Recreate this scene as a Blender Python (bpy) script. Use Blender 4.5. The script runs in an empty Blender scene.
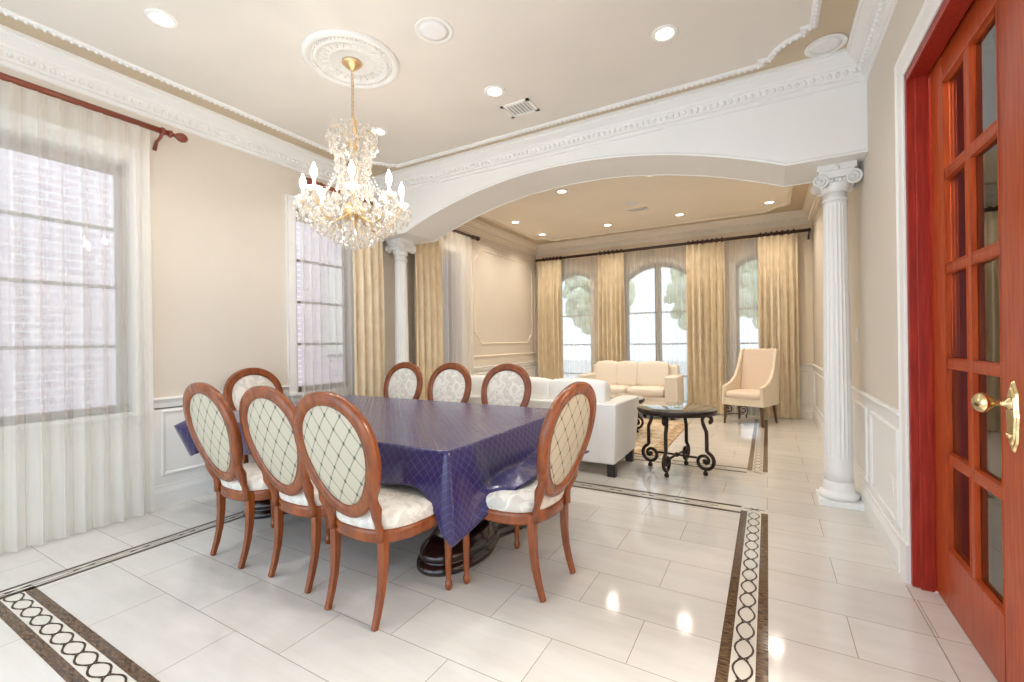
import bpy, bmesh, math, random
from mathutils import Vector, Matrix
random.seed(7)
S = bpy.context.scene
COL = S.collection
PI = math.pi
# ------------------------------------------------------------------ camera, world, light, exposure
F_PX, YAW, ROLL, CAM_H = 448.0, math.radians(29.7), math.radians(0.77), 1.3
cam = bpy.data.cameras.new('camera')
camo = bpy.data.objects.new('camera', cam)
COL.objects.link(camo)
cam.sensor_width = 36.0
cam.lens = 36.0 * F_PX / 1024.0
cam.shift_y = 0.8 / 1024.0
cam.clip_start = 0.05
cam.clip_end = 200
_F = Vector((-math.sin(YAW), math.cos(YAW), 0)); _R0 = Vector((math.cos(YAW), math.sin(YAW), 0)); _U0 = Vector((0, 0, 1))
_c, _s = math.cos(ROLL), math.sin(ROLL)
_R = _c * _R0 - _s * _U0; _U = _c * _U0 + _s * _R0
m = Matrix((( _R.x, _U.x, -_F.x, 0), (_R.y, _U.y, -_F.y, 0), (_R.z, _U.z, -_F.z, CAM_H), (0, 0, 0, 1)))
camo.matrix_world = m
S.camera = camo
W = bpy.data.worlds.new('world'); S.world = W; W.use_nodes = True
W.node_tree.nodes['Background'].inputs[0].default_value = (0.74, 0.87, 1.0, 1)
W.node_tree.nodes['Background'].inputs[1].default_value = 1.5
S.view_settings.view_transform = 'Standard'
S.view_settings.look = 'None'
S.view_settings.gamma = 1.0
S.view_settings.use_curve_mapping = False
S.view_settings.exposure = 0.57
S.cycles.use_denoising = True
S.cycles.max_bounces = 10
S.cycles.diffuse_bounces = 5
S.cycles.glossy_bounces = 4
S.cycles.transmission_bounces = 6
S.cycles.transparent_max_bounces = 14
S.cycles.sample_clamp_indirect = 4.0
S.cycles.caustics_reflective = False
S.cycles.caustics_refractive = False

def area(name, loc, rot, size, power, color=(1, 1, 1), shape='SQUARE', size_y=None):
    l = bpy.data.lights.new(name, 'AREA'); l.energy = power; l.color = color; l.shape = shape; l.size = size
    if size_y: l.size_y = size_y
    o = bpy.data.objects.new(name, l); o.location = loc; o.rotation_euler = rot; COL.objects.link(o); return o
# added fill lamp behind the viewer, tilted up to lift room and ceiling
area('fill_light', (-1.8, -1.7, 1.2), (math.radians(112), 0, 0), 4.6, 30, (0.78, 0.90, 1.0), 'RECTANGLE', 2.0)
area('hall_fill_light', (1.8, 2.6, 3.3), (0, 0, 0), 1.2, 260, (1.0, 0.97, 0.92))  # added unseen lamp, brightens the hall behind the door glass
sl = bpy.data.lights.new('sun', 'SUN'); sl.energy = 0.9; sl.angle = math.radians(3); sl.color = (1.0, 0.98, 0.95)
slo = bpy.data.objects.new('sun', sl); slo.rotation_euler = (0, math.radians(40), 0); COL.objects.link(slo)
# ------------------------------------------------------------------ materials
def lin(c):
    c = c / 255.0
    return c / 12.92 if c <= 0.04045 else ((c + 0.055) / 1.055) ** 2.4
def rgb(r, g, b): return (lin(r), lin(g), lin(b), 1)
def newmat(name):
    mt = bpy.data.materials.new(name); mt.use_nodes = True
    nt = mt.node_tree; return mt, nt, nt.nodes, nt.links, nt.nodes['Principled BSDF']
def pm(name, col, rough=0.5, metal=0.0, noise=0.0, scale=8.0, bump=0.0, bscale=60.0, sheen=0.0, coat=0.0, stretch=None, col2=None, spec=0.5):
    mt, nt, N, L, B = newmat(name)
    B.inputs['Base Color'].default_value = col
    B.inputs['Roughness'].default_value = rough
    B.inputs['Metallic'].default_value = metal
    B.inputs['Sheen Weight'].default_value = sheen
    B.inputs['Coat Weight'].default_value = coat
    B.inputs['Coat Roughness'].default_value = 0.08
    B.inputs['Specular IOR Level'].default_value = spec
    tc = N.new('ShaderNodeTexCoord'); mp = N.new('ShaderNodeMapping'); L.new(tc.outputs['Object'], mp.inputs[0])
    if stretch: mp.inputs['Scale'].default_value = stretch
    if noise > 0 or col2:
        nz = N.new('ShaderNodeTexNoise'); nz.inputs['Scale'].default_value = scale; nz.inputs['Detail'].default_value = 4
        L.new(mp.outputs[0], nz.inputs['Vector'])
        r = N.new('ShaderNodeValToRGB')
        r.color_ramp.elements[0].position = 0.35; r.color_ramp.elements[1].position = 0.65
        a = col2 if col2 else tuple(c * (1 - noise) for c in col[:3]) + (1,)
        r.color_ramp.elements[0].color = a; r.color_ramp.elements[1].color = col
        L.new(nz.outputs[0], r.inputs[0]); L.new(r.outputs[0], B.inputs['Base Color'])
    if bump > 0:
        n2 = N.new('ShaderNodeTexNoise'); n2.inputs['Scale'].default_value = bscale; L.new(mp.outputs[0], n2.inputs['Vector'])
        b = N.new('ShaderNodeBump'); b.inputs['Strength'].default_value = bump; b.inputs['Distance'].default_value = 0.01
        L.new(n2.outputs[0], b.inputs['Height']); L.new(b.outputs[0], B.inputs['Normal'])
    return mt
WALL = pm('cream_wall', rgb(217, 208, 195), 0.6, noise=0.03, scale=1.5)
WALL_TAN = pm('tan_wall', rgb(228, 212, 186), 0.6, noise=0.03, scale=1.5)
WHITE = pm('white_trim', rgb(236, 235, 232), 0.4, noise=0.02, scale=3)
CREAMTRIM = pm('cream_trim', rgb(234, 224, 208), 0.45, noise=0.02, scale=3)
BEAMW = pm('white_beam', rgb(238, 237, 234), 0.55, noise=0.02, scale=2)
CEIL = pm('ceiling_cream', rgb(230, 224, 215), 0.55, noise=0.05, scale=1.2)
CEILT = pm('ceiling_tan', rgb(206, 188, 160), 0.55, noise=0.06, scale=2.5)
CEILW = pm('ceiling_warm', rgb(246, 236, 220), 0.55, noise=0.05, scale=1.2)
PLASTER = pm('plaster_white', rgb(232, 230, 226), 0.5)
WOOD = pm('chair_wood', rgb(140, 72, 30), 0.27, noise=0.0, scale=5, col2=rgb(112, 54, 20), stretch=(5, 5, 1), coat=0.2)
DARKWOOD = pm('table_wood', rgb(42, 18, 14), 0.22, col2=rgb(24, 10, 9), scale=6, stretch=(5, 5, 1), coat=0.5)
CHERRY = pm('cherry_door', rgb(176, 76, 32), 0.36, col2=rgb(152, 56, 24), scale=5, stretch=(14, 14, 1), coat=0.06, spec=0.2)
JAMB = pm('cherry_jamb', rgb(168, 50, 32), 0.4, col2=rgb(140, 36, 24), scale=5, stretch=(14, 14, 1), coat=0.08, spec=0.3)
ROD = pm('rod_wood', rgb(126, 58, 36), 0.35, coat=0.3)
RODD = pm('rod_dark', rgb(62, 34, 24), 0.35, coat=0.3)
IRON = pm('dark_iron', rgb(56, 42, 34), 0.42, metal=0.6, noise=0.3, scale=40)
GOLD = pm('gilt_metal', rgb(226, 194, 146), 0.28, metal=0.9)
BRASS = pm('brass', rgb(214, 196, 150), 0.14, metal=1.0)
WHSOFA = pm('white_leather', rgb(238, 237, 232), 0.42, bump=0.15, bscale=18)
CRSOFA = pm('cream_leather', rgb(228, 218, 203), 0.5, bump=0.15, bscale=14)
WCHAIR = pm('cream_linen', rgb(228, 214, 190), 0.8, noise=0.05, scale=60)
WSEAT = pm('pale_linen', rgb(228, 208, 188), 0.8, noise=0.05, scale=60)
LEGW = pm('walnut_leg', rgb(96, 66, 44), 0.35)
BLACKW = pm('black_leg', rgb(44, 38, 36), 0.35)
METALGREY = pm('vent_grey', rgb(120, 116, 112), 0.5)
SPEAK = pm('speaker_cloth', rgb(240, 238, 238), 0.8, noise=0.05, scale=200)
WINFR = pm('window_bronze', rgb(140, 122, 110), 0.5)
WINFRL = pm('window_grey', rgb(150, 146, 148), 0.5)
WHITEPL = pm('white_plastic', rgb(238, 236, 230), 0.3)

def glassmat(name, tint=(1, 1, 1, 1), refl=0.9):
    mt, nt, N, L, B = newmat(name); N.remove(B)
    out = N['Material Output']; tr = N.new('ShaderNodeBsdfTransparent'); tr.inputs[0].default_value = tint
    gl = N.new('ShaderNodeBsdfGlossy'); gl.inputs['Roughness'].default_value = 0.02
    fr = N.new('ShaderNodeFresnel'); fr.inputs[0].default_value = 1.5
    mu = N.new('ShaderNodeMath'); mu.operation = 'MULTIPLY'; mu.inputs[1].default_value = refl; mu.use_clamp = True
    mx = N.new('ShaderNodeMixShader')
    L.new(fr.outputs[0], mu.inputs[0]); L.new(mu.outputs[0], mx.inputs[0]); L.new(tr.outputs[0], mx.inputs[1]); L.new(gl.outputs[0], mx.inputs[2]); L.new(mx.outputs[0], out.inputs[0])
    return mt
GLASS = glassmat('window_glass')
DGLASS = glassmat('door_glass', (0.98, 0.98, 0.96, 1), 1.5)
def sheermat():
    mt, nt, N, L, B = newmat('sheer_voile'); N.remove(B)
    out = N['Material Output']
    tr = N.new('ShaderNodeBsdfTransparent'); tr.inputs[0].default_value = (1, 1, 1, 1)
    df = N.new('ShaderNodeBsdfDiffuse'); df.inputs[0].default_value = rgb(242, 238, 230)
    tl = N.new('ShaderNodeBsdfTranslucent'); tl.inputs[0].default_value = rgb(242, 240, 236)
    m1 = N.new('ShaderNodeMixShader'); m1.inputs[0].default_value = 0.5
    lw = N.new('ShaderNodeLayerWeight'); lw.inputs[0].default_value = 0.35
    mr = N.new('ShaderNodeMapRange'); mr.inputs[1].default_value = 0.0; mr.inputs[2].default_value = 0.9; mr.inputs[3].default_value = 0.50; mr.inputs[4].default_value = 0.84
    L.new(lw.outputs['Facing'], mr.inputs[0])
    m2 = N.new('ShaderNodeMixShader'); L.new(mr.outputs[0], m2.inputs[0])
    L.new(df.outputs[0], m1.inputs[1]); L.new(tl.outputs[0], m1.inputs[2])
    L.new(tr.outputs[0], m2.inputs[1]); L.new(m1.outputs[0], m2.inputs[2]); L.new(m2.outputs[0], out.inputs[0])
    return mt
SHEER = sheermat()
def drapemat():
    mt, nt, N, L, B = newmat('drape_brocade')
    tc = N.new('ShaderNodeTexCoord')
    nz = N.new('ShaderNodeTexNoise'); nz.inputs['Scale'].default_value = 14; nz.inputs['Detail'].default_value = 2
    mpd = N.new('ShaderNodeMapping'); mpd.inputs['Scale'].default_value = (1, 1, 0.45); L.new(tc.outputs['Object'], mpd.inputs[0]); L.new(mpd.outputs[0], nz.inputs['Vector'])
    r = N.new('ShaderNodeValToRGB'); r.color_ramp.elements[0].position = 0.42; r.color_ramp.elements[1].position = 0.58
    r.color_ramp.elements[0].color = rgb(222, 204, 172); r.color_ramp.elements[1].color = rgb(230, 214, 184)
    L.new(nz.outputs[0], r.inputs[0]); L.new(r.outputs[0], B.inputs['Base Color'])
    B.inputs['Roughness'].default_value = 0.55; B.inputs['Sheen Weight'].default_value = 0.2
    return mt
DRAPE = drapemat()
def emis(name, col, st):
    mt, nt, N, L, B = newmat(name)
    B.inputs['Base Color'].default_value = (1, 1, 1, 1)
    B.inputs['Emission Color'].default_value = col; B.inputs['Emission Strength'].default_value = st
    return mt
BULB = emis('bulb_glow', (1.0, 0.90, 0.78, 1), 85)
LENS = emis('lamp_lens', (1.0, 0.93, 0.82, 1), 7)
def crystalmat():
    mt, nt, N, L, B = newmat('crystal'); N.remove(B)
    out = N['Material Output']
    tr = N.new('ShaderNodeBsdfTransparent'); tr.inputs[0].default_value = (1.0, 0.99, 0.97, 1)
    gl = N.new('ShaderNodeBsdfGlossy'); gl.inputs['Roughness'].default_value = 0.12; gl.inputs[0].default_value = (1, 0.98, 0.95, 1)
    tl = N.new('ShaderNodeBsdfTranslucent'); tl.inputs[0].default_value = (1, 0.97, 0.92, 1)
    m1 = N.new('ShaderNodeMixShader'); m1.inputs[0].default_value = 0.74
    fr = N.new('ShaderNodeLayerWeight'); fr.inputs[0].default_value = 0.5
    m2 = N.new('ShaderNodeMixShader')
    mr = N.new('ShaderNodeMapRange'); mr.inputs[3].default_value = 0.72; mr.inputs[4].default_value = 1.0
    L.new(fr.outputs['Facing'], mr.inputs[0]); L.new(mr.outputs[0], m2.inputs[0])
    L.new(gl.outputs[0], m1.inputs[1]); L.new(tl.outputs[0], m1.inputs[2])
    L.new(tr.outputs[0], m2.inputs[1]); L.new(m1.outputs[0], m2.inputs[2]); L.new(m2.outputs[0], out.inputs[0])
    return mt
CRYSTAL = crystalmat()
def floormat():
    mt, nt, N, L, B = newmat('porcelain_tile')
    ge = N.new('ShaderNodeNewGeometry'); sx = N.new('ShaderNodeSeparateXYZ'); L.new(ge.outputs['Position'], sx.inputs[0])
    def brick(ox, oy):
        mp = N.new('ShaderNodeMapping'); mp.inputs['Location'].default_value = (ox, oy, 0); L.new(ge.outputs['Position'], mp.inputs[0])
        b = N.new('ShaderNodeTexBrick'); b.inputs['Scale'].default_value = 1; b.inputs['Brick Width'].default_value = 0.645; b.inputs['Row Height'].default_value = 0.32
        b.inputs['Mortar Size'].default_value = 0.0018; b.inputs['Mortar Smooth'].default_value = 0.1
        b.inputs['Color1'].default_value = rgb(220, 216, 210); b.inputs['Color2'].default_value = rgb(214, 210, 204); b.inputs['Mortar'].default_value = rgb(158, 148, 132)
        L.new(mp.outputs[0], b.inputs['Vector']); return b
    bi = brick(0.51 + 0.3225 + 12.9, -2.42 + 32)
    bo = brick(-0.305 + 0.3225 + 12.9, -2.9 + 32)
    def cmp(sock, val, op):
        mth = N.new('ShaderNodeMath'); mth.operation = op; mth.inputs[1].default_value = val; L.new(sock, mth.inputs[0]); return mth.outputs[0]
    def mul(a, b):
        mth = N.new('ShaderNodeMath'); mth.operation = 'MULTIPLY'; L.new(a, mth.inputs[0]); L.new(b, mth.inputs[1]); return mth.outputs[0]
    msk = mul(mul(cmp(sx.outputs[0], -0.1, 'LESS_THAN'), cmp(sx.outputs[0], -3.53, 'GREATER_THAN')), mul(cmp(sx.outputs[1], 3.85, 'LESS_THAN'), cmp(sx.outputs[1], 0.73, 'GREATER_THAN')))
    mx = N.new('ShaderNodeMixRGB'); L.new(msk, mx.inputs[0]); L.new(bo.outputs[0], mx.inputs[1]); L.new(bi.outputs[0], mx.inputs[2])
    mp2 = N.new('ShaderNodeMapping'); mp2.inputs['Scale'].default_value = (1.2, 6, 1); mp2.inputs['Rotation'].default_value = (0, 0, 0.35); L.new(ge.outputs['Position'], mp2.inputs[0])
    nz = N.new('ShaderNodeTexNoise'); nz.inputs['Scale'].default_value = 1.6; nz.inputs['Detail'].default_value = 8; nz.inputs['Roughness'].default_value = 0.62; L.new(mp2.outputs[0], nz.inputs['Vector'])
    rp = N.new('ShaderNodeValToRGB'); rp.color_ramp.elements[0].position = 0.3; rp.color_ramp.elements[1].position = 0.7
    rp.color_ramp.elements[0].color = (0.90, 0.885, 0.86, 1); rp.color_ramp.elements[1].color = (1, 1, 1, 1); L.new(nz.outputs[0], rp.inputs[0])
    mm = N.new('ShaderNodeMixRGB'); mm.blend_type = 'MULTIPLY'; mm.inputs[0].default_value = 1; L.new(mx.outputs[0], mm.inputs[1]); L.new(rp.outputs[0], mm.inputs[2])
    L.new(mm.outputs[0], B.inputs['Base Color'])
    B.inputs['Roughness'].default_value = 0.09; B.inputs['Specular IOR Level'].default_value = 0.62
    return mt
TILE = floormat()
INLAYD = pm('inlay_emperador', rgb(112, 86, 62), 0.12, col2=rgb(56, 40, 28), scale=16, stretch=(2, 6, 1))
INLAYW = pm('inlay_ivory', rgb(214, 208, 196), 0.12)
INLAYL = pm('inlay_line', rgb(64, 48, 36), 0.3, spec=0.2)
def clothmat():
    mt, nt, N, L, B = newmat('navy_jacquard')
    uv = N.new('ShaderNodeUVMap')
    mp = N.new('ShaderNodeMapping'); mp.inputs['Rotation'].default_value = (0, 0, PI / 4); mp.inputs['Scale'].default_value = (26, 26, 1); L.new(uv.outputs[0], mp.inputs[0])
    sp = N.new('ShaderNodeSeparateXYZ'); L.new(mp.outputs[0], sp.inputs[0])
    outs = []
    for k in (0, 1):
        fr = N.new('ShaderNodeMath'); fr.operation = 'PINGPONG'; fr.inputs[1].default_value = 0.5; L.new(sp.outputs[k], fr.inputs[0])
        lt = N.new('ShaderNodeMath'); lt.operation = 'LESS_THAN'; lt.inputs[1].default_value = 0.07; L.new(fr.outputs[0], lt.inputs[0]); outs.append(lt)
    mxm = N.new('ShaderNodeMath'); mxm.operation = 'MAXIMUM'; L.new(outs[0].outputs[0], mxm.inputs[0]); L.new(outs[1].outputs[0], mxm.inputs[1])
    mx = N.new('ShaderNodeMixRGB'); mx.inputs[1].default_value = rgb(30, 20, 72); mx.inputs[2].default_value = rgb(58, 48, 108); L.new(mxm.outputs[0], mx.inputs[0])
    L.new(mx.outputs[0], B.inputs['Base Color'])
    B.inputs['Roughness'].default_value = 0.24; B.inputs['Specular IOR Level'].default_value = 0.55; B.inputs['Sheen Weight'].default_value = 0.15
    wv = N.new('ShaderNodeTexNoise'); wv.inputs['Scale'].default_value = 5; wv.inputs['Detail'].default_value = 3
    L.new(uv.outputs[0], wv.inputs['Vector'])
    b = N.new('ShaderNodeBump'); b.inputs['Strength'].default_value = 0.25; b.inputs['Distance'].default_value = 0.02; L.new(wv.outputs[0], b.inputs['Height']); L.new(b.outputs[0], B.inputs['Normal'])
    return mt
CLOTH = clothmat()
def latticemat():      # cream fabric with a thin green diamond lattice (rear of the chair backs)
    mt, nt, N, L, B = newmat('lattice_fabric')
    tc = N.new('ShaderNodeTexCoord'); sp0 = N.new('ShaderNodeSeparateXYZ'); L.new(tc.outputs['Object'], sp0.inputs[0])
    cb = N.new('ShaderNodeCombineXYZ'); L.new(sp0.outputs[0], cb.inputs[0]); L.new(sp0.outputs[2], cb.inputs[1])
    mp = N.new('ShaderNodeMapping'); mp.inputs['Scale'].default_value = (14.5, 11.5, 1); L.new(cb.outputs[0], mp.inputs[0])
    rot = N.new('ShaderNodeMapping'); rot.inputs['Rotation'].default_value = (0, 0, PI / 4); L.new(mp.outputs[0], rot.inputs[0])
    sp = N.new('ShaderNodeSeparateXYZ'); L.new(rot.outputs[0], sp.inputs[0])
    pp = []
    for k in (0, 1):
        fr = N.new('ShaderNodeMath'); fr.operation = 'PINGPONG'; fr.inputs[1].default_value = 0.5; L.new(sp.outputs[k], fr.inputs[0]); pp.append(fr)
    mi = N.new('ShaderNodeMath'); mi.operation = 'MINIMUM'; L.new(pp[0].outputs[0], mi.inputs[0]); L.new(pp[1].outputs[0], mi.inputs[1])
    ma = N.new('ShaderNodeMath'); ma.operation = 'MAXIMUM'; L.new(pp[0].outputs[0], ma.inputs[0]); L.new(pp[1].outputs[0], ma.inputs[1])
    l1 = N.new('ShaderNodeMath'); l1.operation = 'LESS_THAN'; l1.inputs[1].default_value = 0.04; L.new(mi.outputs[0], l1.inputs[0])
    l2 = N.new('ShaderNodeMath'); l2.operation = 'LESS_THAN'; l2.inputs[1].default_value = 0.085; L.new(ma.outputs[0], l2.inputs[0])
    m1 = N.new('ShaderNodeMixRGB'); m1.inputs[1].default_value = rgb(186, 177, 157); m1.inputs[2].default_value = rgb(138, 132, 112); L.new(l1.outputs[0], m1.inputs[0])
    m2 = N.new('ShaderNodeMixRGB'); L.new(m1.outputs[0], m2.inputs[1]); m2.inputs[2].default_value = rgb(72, 84, 74); L.new(l2.outputs[0], m2.inputs[0])
    L.new(m2.outputs[0], B.inputs['Base Color']); B.inputs['Roughness'].default_value = 0.6
    return mt
LATTICE = latticemat()
def damaskmat():
    mt, nt, N, L, B = newmat('silver_damask')
    tc = N.new('ShaderNodeTexCoord')
    nz = N.new('ShaderNodeTexNoise'); nz.inputs['Scale'].default_value = 11; nz.inputs['Detail'].default_value = 2; nz.inputs['Distortion'].default_value = 2.2
    L.new(tc.outputs['Object'], nz.inputs['Vector'])
    r = N.new('ShaderNodeValToRGB'); e = r.color_ramp.elements
    e[0].position = 0.44; e[0].color = rgb(200, 194, 184); e[1].position = 0.56; e[1].color = rgb(222, 217, 207)
    L.new(nz.outputs[0], r.inputs[0]); L.new(r.outputs[0], B.inputs['Base Color']); B.inputs['Roughness'].default_value = 0.42; B.inputs['Sheen Weight'].default_value = 0.2
    return mt
DAMASK = damaskmat()
def brickmat():
    mt, nt, N, L, B = newmat('pale_brick')
    tc = N.new('ShaderNodeTexCoord'); sp0 = N.new('ShaderNodeSeparateXYZ'); L.new(tc.outputs['Object'], sp0.inputs[0])
    cb = N.new('ShaderNodeCombineXYZ'); L.new(sp0.outputs[1], cb.inputs[0]); L.new(sp0.outputs[2], cb.inputs[1])
    b = N.new('ShaderNodeTexBrick'); b.inputs['Scale'].default_value = 1; b.inputs['Brick Width'].default_value = 0.3; b.inputs['Row Height'].default_value = 0.1; b.inputs['Mortar Size'].default_value = 0.012
    b.inputs['Color1'].default_value = rgb(222, 208, 214); b.inputs['Color2'].default_value = rgb(208, 194, 204); b.inputs['Mortar'].default_value = rgb(236, 232, 236)
    L.new(cb.outputs[0], b.inputs['Vector']); L.new(b.outputs[0], B.inputs['Base Color']); B.inputs['Roughness'].default_value = 0.9
    return mt
BRICK = brickmat()
RUG = pm('rug_pattern', rgb(218, 204, 180), 0.9, col2=rgb(180, 154, 124), scale=9)
RUGB = pm('rug_border', rgb(204, 182, 148), 0.9, col2=rgb(156, 124, 92), scale=14)
TABLETOP = pm('black_marble', rgb(84, 86, 84), 0.04, col2=rgb(54, 54, 52), scale=9, spec=1.0, coat=1.0)
LEAF = pm('foliage', rgb(222, 232, 208), 0.8, col2=rgb(190, 208, 172), scale=3)
PAVE = pm('paving', rgb(206, 204, 200), 0.9, noise=0.1, scale=2)

# ------------------------------------------------------------------ mesh builder
class MB:
    def __init__(s): s.v = []; s.f = []; s.mi = []; s.sm = []; s.mats = []; s.uv = {}
    def mat(s, m):
        if m not in s.mats: s.mats.append(m)
        return s.mats.index(m)
    def add(s, vs, fs, mat=None, smooth=False):
        k = len(s.v); s.v += [tuple(v) for v in vs]; i = s.mat(mat) if mat else 0
        for f in fs: s.f.append(tuple(k + a for a in f)); s.mi.append(i); s.sm.append(smooth)
        return k
    def box(s, x0, x1, y0, y1, z0, z1, mat=None):
        s.add([(x0, y0, z0), (x1, y0, z0), (x1, y1, z0), (x0, y1, z0), (x0, y0, z1), (x1, y0, z1), (x1, y1, z1), (x0, y1, z1)],
              [(3, 2, 1, 0), (4, 5, 6, 7), (0, 1, 5, 4), (1, 2, 6, 5), (2, 3, 7, 6), (3, 0, 4, 7)], mat)
    def hexa(s, p, mat=None, smooth=False):      # 8 corners: bottom 4, top 4
        s.add(p, [(3, 2, 1, 0), (4, 5, 6, 7), (0, 1, 5, 4), (1, 2, 6, 5), (2, 3, 7, 6), (3, 0, 4, 7)], mat, smooth)
    def lathe(s, prof, c=(0, 0, 0), seg=24, mat=None, smooth=True, flute=None, axis='z'):
        vs = []; n = len(prof)
        for (r, z) in prof:
            for k in range(seg):
                a = 2 * PI * k / seg; rr = r
                if flute: rr = r * flute(k, z)
                p = (rr * math.cos(a), rr * math.sin(a), z)
                if axis == 'x': p = (p[2], p[0], p[1])
                elif axis == 'y': p = (p[1], p[2], p[0])
                vs.append((c[0] + p[0], c[1] + p[1], c[2] + p[2]))
        fs = []
        for i in range(n - 1):
            for k in range(seg):
                fs.append((i * seg + k, i * seg + (k + 1) % seg, (i + 1) * seg + (k + 1) % seg, (i + 1) * seg + k))
        fs.append(tuple(range(seg))[::-1]); fs.append(tuple((n - 1) * seg + k for k in range(seg)))
        s.add(vs, fs, mat, smooth)
    def tube(s, pts, r, seg=8, mat=None, closed=False, smooth=True, sq=1.0, up=None):
        pts = [Vector(p) for p in pts]; n = len(pts)
        if not hasattr(r, '__len__'): r = [r] * n
        vs = []; prev = None
        for i, p in enumerate(pts):
            if closed: t = pts[(i + 1) % n] - pts[i - 1]
            else: t = pts[min(i + 1, n - 1)] - pts[max(i - 1, 0)]
            t.normalize()
            if prev is None:
                a = Vector(up) if up else (Vector((0, 0, 1)) if abs(t.z) < 0.9 else Vector((1, 0, 0)))
            else: a = prev
            u = a - t * a.dot(t)
            if u.length < 1e-6: u = t.orthogonal()
            u.normalize(); w = t.cross(u); prev = u
            for k in range(seg):
                an = 2 * PI * (k + 0.5) / seg
                vs.append(p + u * math.cos(an) * r[i] + w * math.sin(an) * r[i] * sq)
        fs = []
        for i in range(n if closed else n - 1):
            j = (i + 1) % n
            for k in range(seg): fs.append((i * seg + k, i * seg + (k + 1) % seg, j * seg + (k + 1) % seg, j * seg + k))
        if not closed: fs.append(tuple(range(seg))[::-1]); fs.append(tuple((n - 1) * seg + k for k in range(seg)))
        s.add(vs, fs, mat, smooth)
    def sweep(s, path, prof, n, closed=False, mat=None, smooth=False, flip=1):   # prof (a along n x t, b along n), closed polygon
        n = Vector(n); P = [Vector(p) for p in path]; N_ = len(P); vs = []
        for i in range(N_):
            if closed or 0 < i < N_ - 1:
                t1 = (P[i] - P[i - 1]).normalized(); t2 = (P[(i + 1) % N_] - P[i]).normalized()
                l1 = n.cross(t1); l2 = n.cross(t2); l = (l1 + l2) / max(0.25, 1 + l1.dot(l2))
            elif i == 0: l = n.cross((P[1] - P[0]).normalized())
            else: l = n.cross((P[i] - P[i - 1]).normalized())
            for (a, b) in prof: vs.append(P[i] + l * a * flip + n * b)
        m_ = len(prof); fs = []
        for i in range(N_ if closed else N_ - 1):
            j = (i + 1) % N_
            for k in range(m_): fs.append((i * m_ + k, i * m_ + (k + 1) % m_, j * m_ + (k + 1) % m_, j * m_ + k))
        if not closed: fs.append(tuple(range(m_))[::-1]); fs.append(tuple((N_ - 1) * m_ + k for k in range(m_)))
        s.add(vs, fs, mat, smooth)
    def grid(s, fn, nu, nv, mat=None, smooth=True, wrap=False, uvf=None):
        vs = [fn(i / nu, j / nv) for j in range(nv + 1) for i in range(nu + (0 if wrap else 1))]
        w = nu + (0 if wrap else 1); fs = []
        for j in range(nv):
            for i in range(nu):
                a = i; b = (i + 1) % w if wrap else i + 1
                fs.append((j * w + a, j * w + b, (j + 1) * w + b, (j + 1) * w + a))
        k = s.add(vs, fs, mat, smooth)
        if uvf:
            q = 0
            for j in range(nv + 1):
                for i in range(w): s.uv[k + q] = uvf(i / nu, j / nv); q += 1
        return k
    def ball(s, c, r, seg=8, rings=6, mat=None, sc=(1, 1, 1)):
        vs = []; fs = []
        for j in range(rings + 1):
            th = PI * j / rings
            for k in range(seg):
                a = 2 * PI * k / seg
                vs.append((c[0] + sc[0] * r * math.sin(th) * math.cos(a), c[1] + sc[1] * r * math.sin(th) * math.sin(a), c[2] + sc[2] * r * math.cos(th)))
        for j in range(rings):
            for k in range(seg): fs.append((j * seg + k, (j + 1) * seg + k, (j + 1) * seg + (k + 1) % seg, j * seg + (k + 1) % seg))
        s.add(vs, fs, mat, True)
    def prism(s, poly, z0, z1, mat=None, smooth=False):
        n = len(poly); vs = [(x, y, z0) for x, y in poly] + [(x, y, z1) for x, y in poly]
        fs = [tuple(range(n))[::-1], tuple(range(n, 2 * n))] + [(k, (k + 1) % n, n + (k + 1) % n, n + k) for k in range(n)]
        s.add(vs, fs, mat, smooth)
    def build(s, name, mat=None, parent=None, bevel=0, subsurf=0, solid=0, auto=True, loc=None):
        me = bpy.data.meshes.new(name); me.from_pydata(s.v, [], s.f)
        if mat and not s.mats: me.materials.append(mat)
        for m_ in s.mats: me.materials.append(m_)
        for p, i, sm in zip(me.polygons, s.mi, s.sm): p.material_index = i if s.mats else 0; p.use_smooth = sm
        if s.uv:
            uvl = me.uv_layers.new(name='UVMap')
            for lp in me.loops: uvl.data[lp.index].uv = s.uv.get(lp.vertex_index, (0, 0))
        bm = bmesh.new(); bm.from_mesh(me)
        bmesh.ops.remove_doubles(bm, verts=bm.verts, dist=1e-6) if not s.uv else None
        bmesh.ops.recalc_face_normals(bm, faces=bm.faces); bm.to_mesh(me); bm.free()
        o = bpy.data.objects.new(name, me); COL.objects.link(o)
        if parent: o.parent = parent
        if loc: o.location = loc
        if bevel:
            md = o.modifiers.new('bevel', 'BEVEL'); md.width = bevel; md.segments = 3; md.limit_method = 'ANGLE'; md.angle_limit = math.radians(40)
        if solid:
            md = o.modifiers.new('solid', 'SOLIDIFY'); md.thickness = solid; md.offset = 0
        if subsurf:
            md = o.modifiers.new('sub', 'SUBSURF'); md.levels = subsurf; md.render_levels = subsurf
        if bevel:
            for p in o.data.polygons: p.use_smooth = True
            md = o.modifiers.new('wn', 'WEIGHTED_NORMAL'); md.keep_sharp = False
        return o
def tag(o, label=None, cat=None, group=None, kind=None):
    if label: o['label'] = label
    if cat: o['category'] = cat
    if group: o['group'] = group
    if kind: o['kind'] = kind
    return o
def empty(name, loc=(0, 0, 0), rz=0):
    o = bpy.data.objects.new(name, None); o.location = loc; o.rotation_euler = (0, 0, rz); o.empty_display_size = 0.1; COL.objects.link(o); return o
def struct(mb, name, mat, label, **k):
    return tag(mb.build(name, mat, **k), label, None, None, 'structure')
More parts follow.
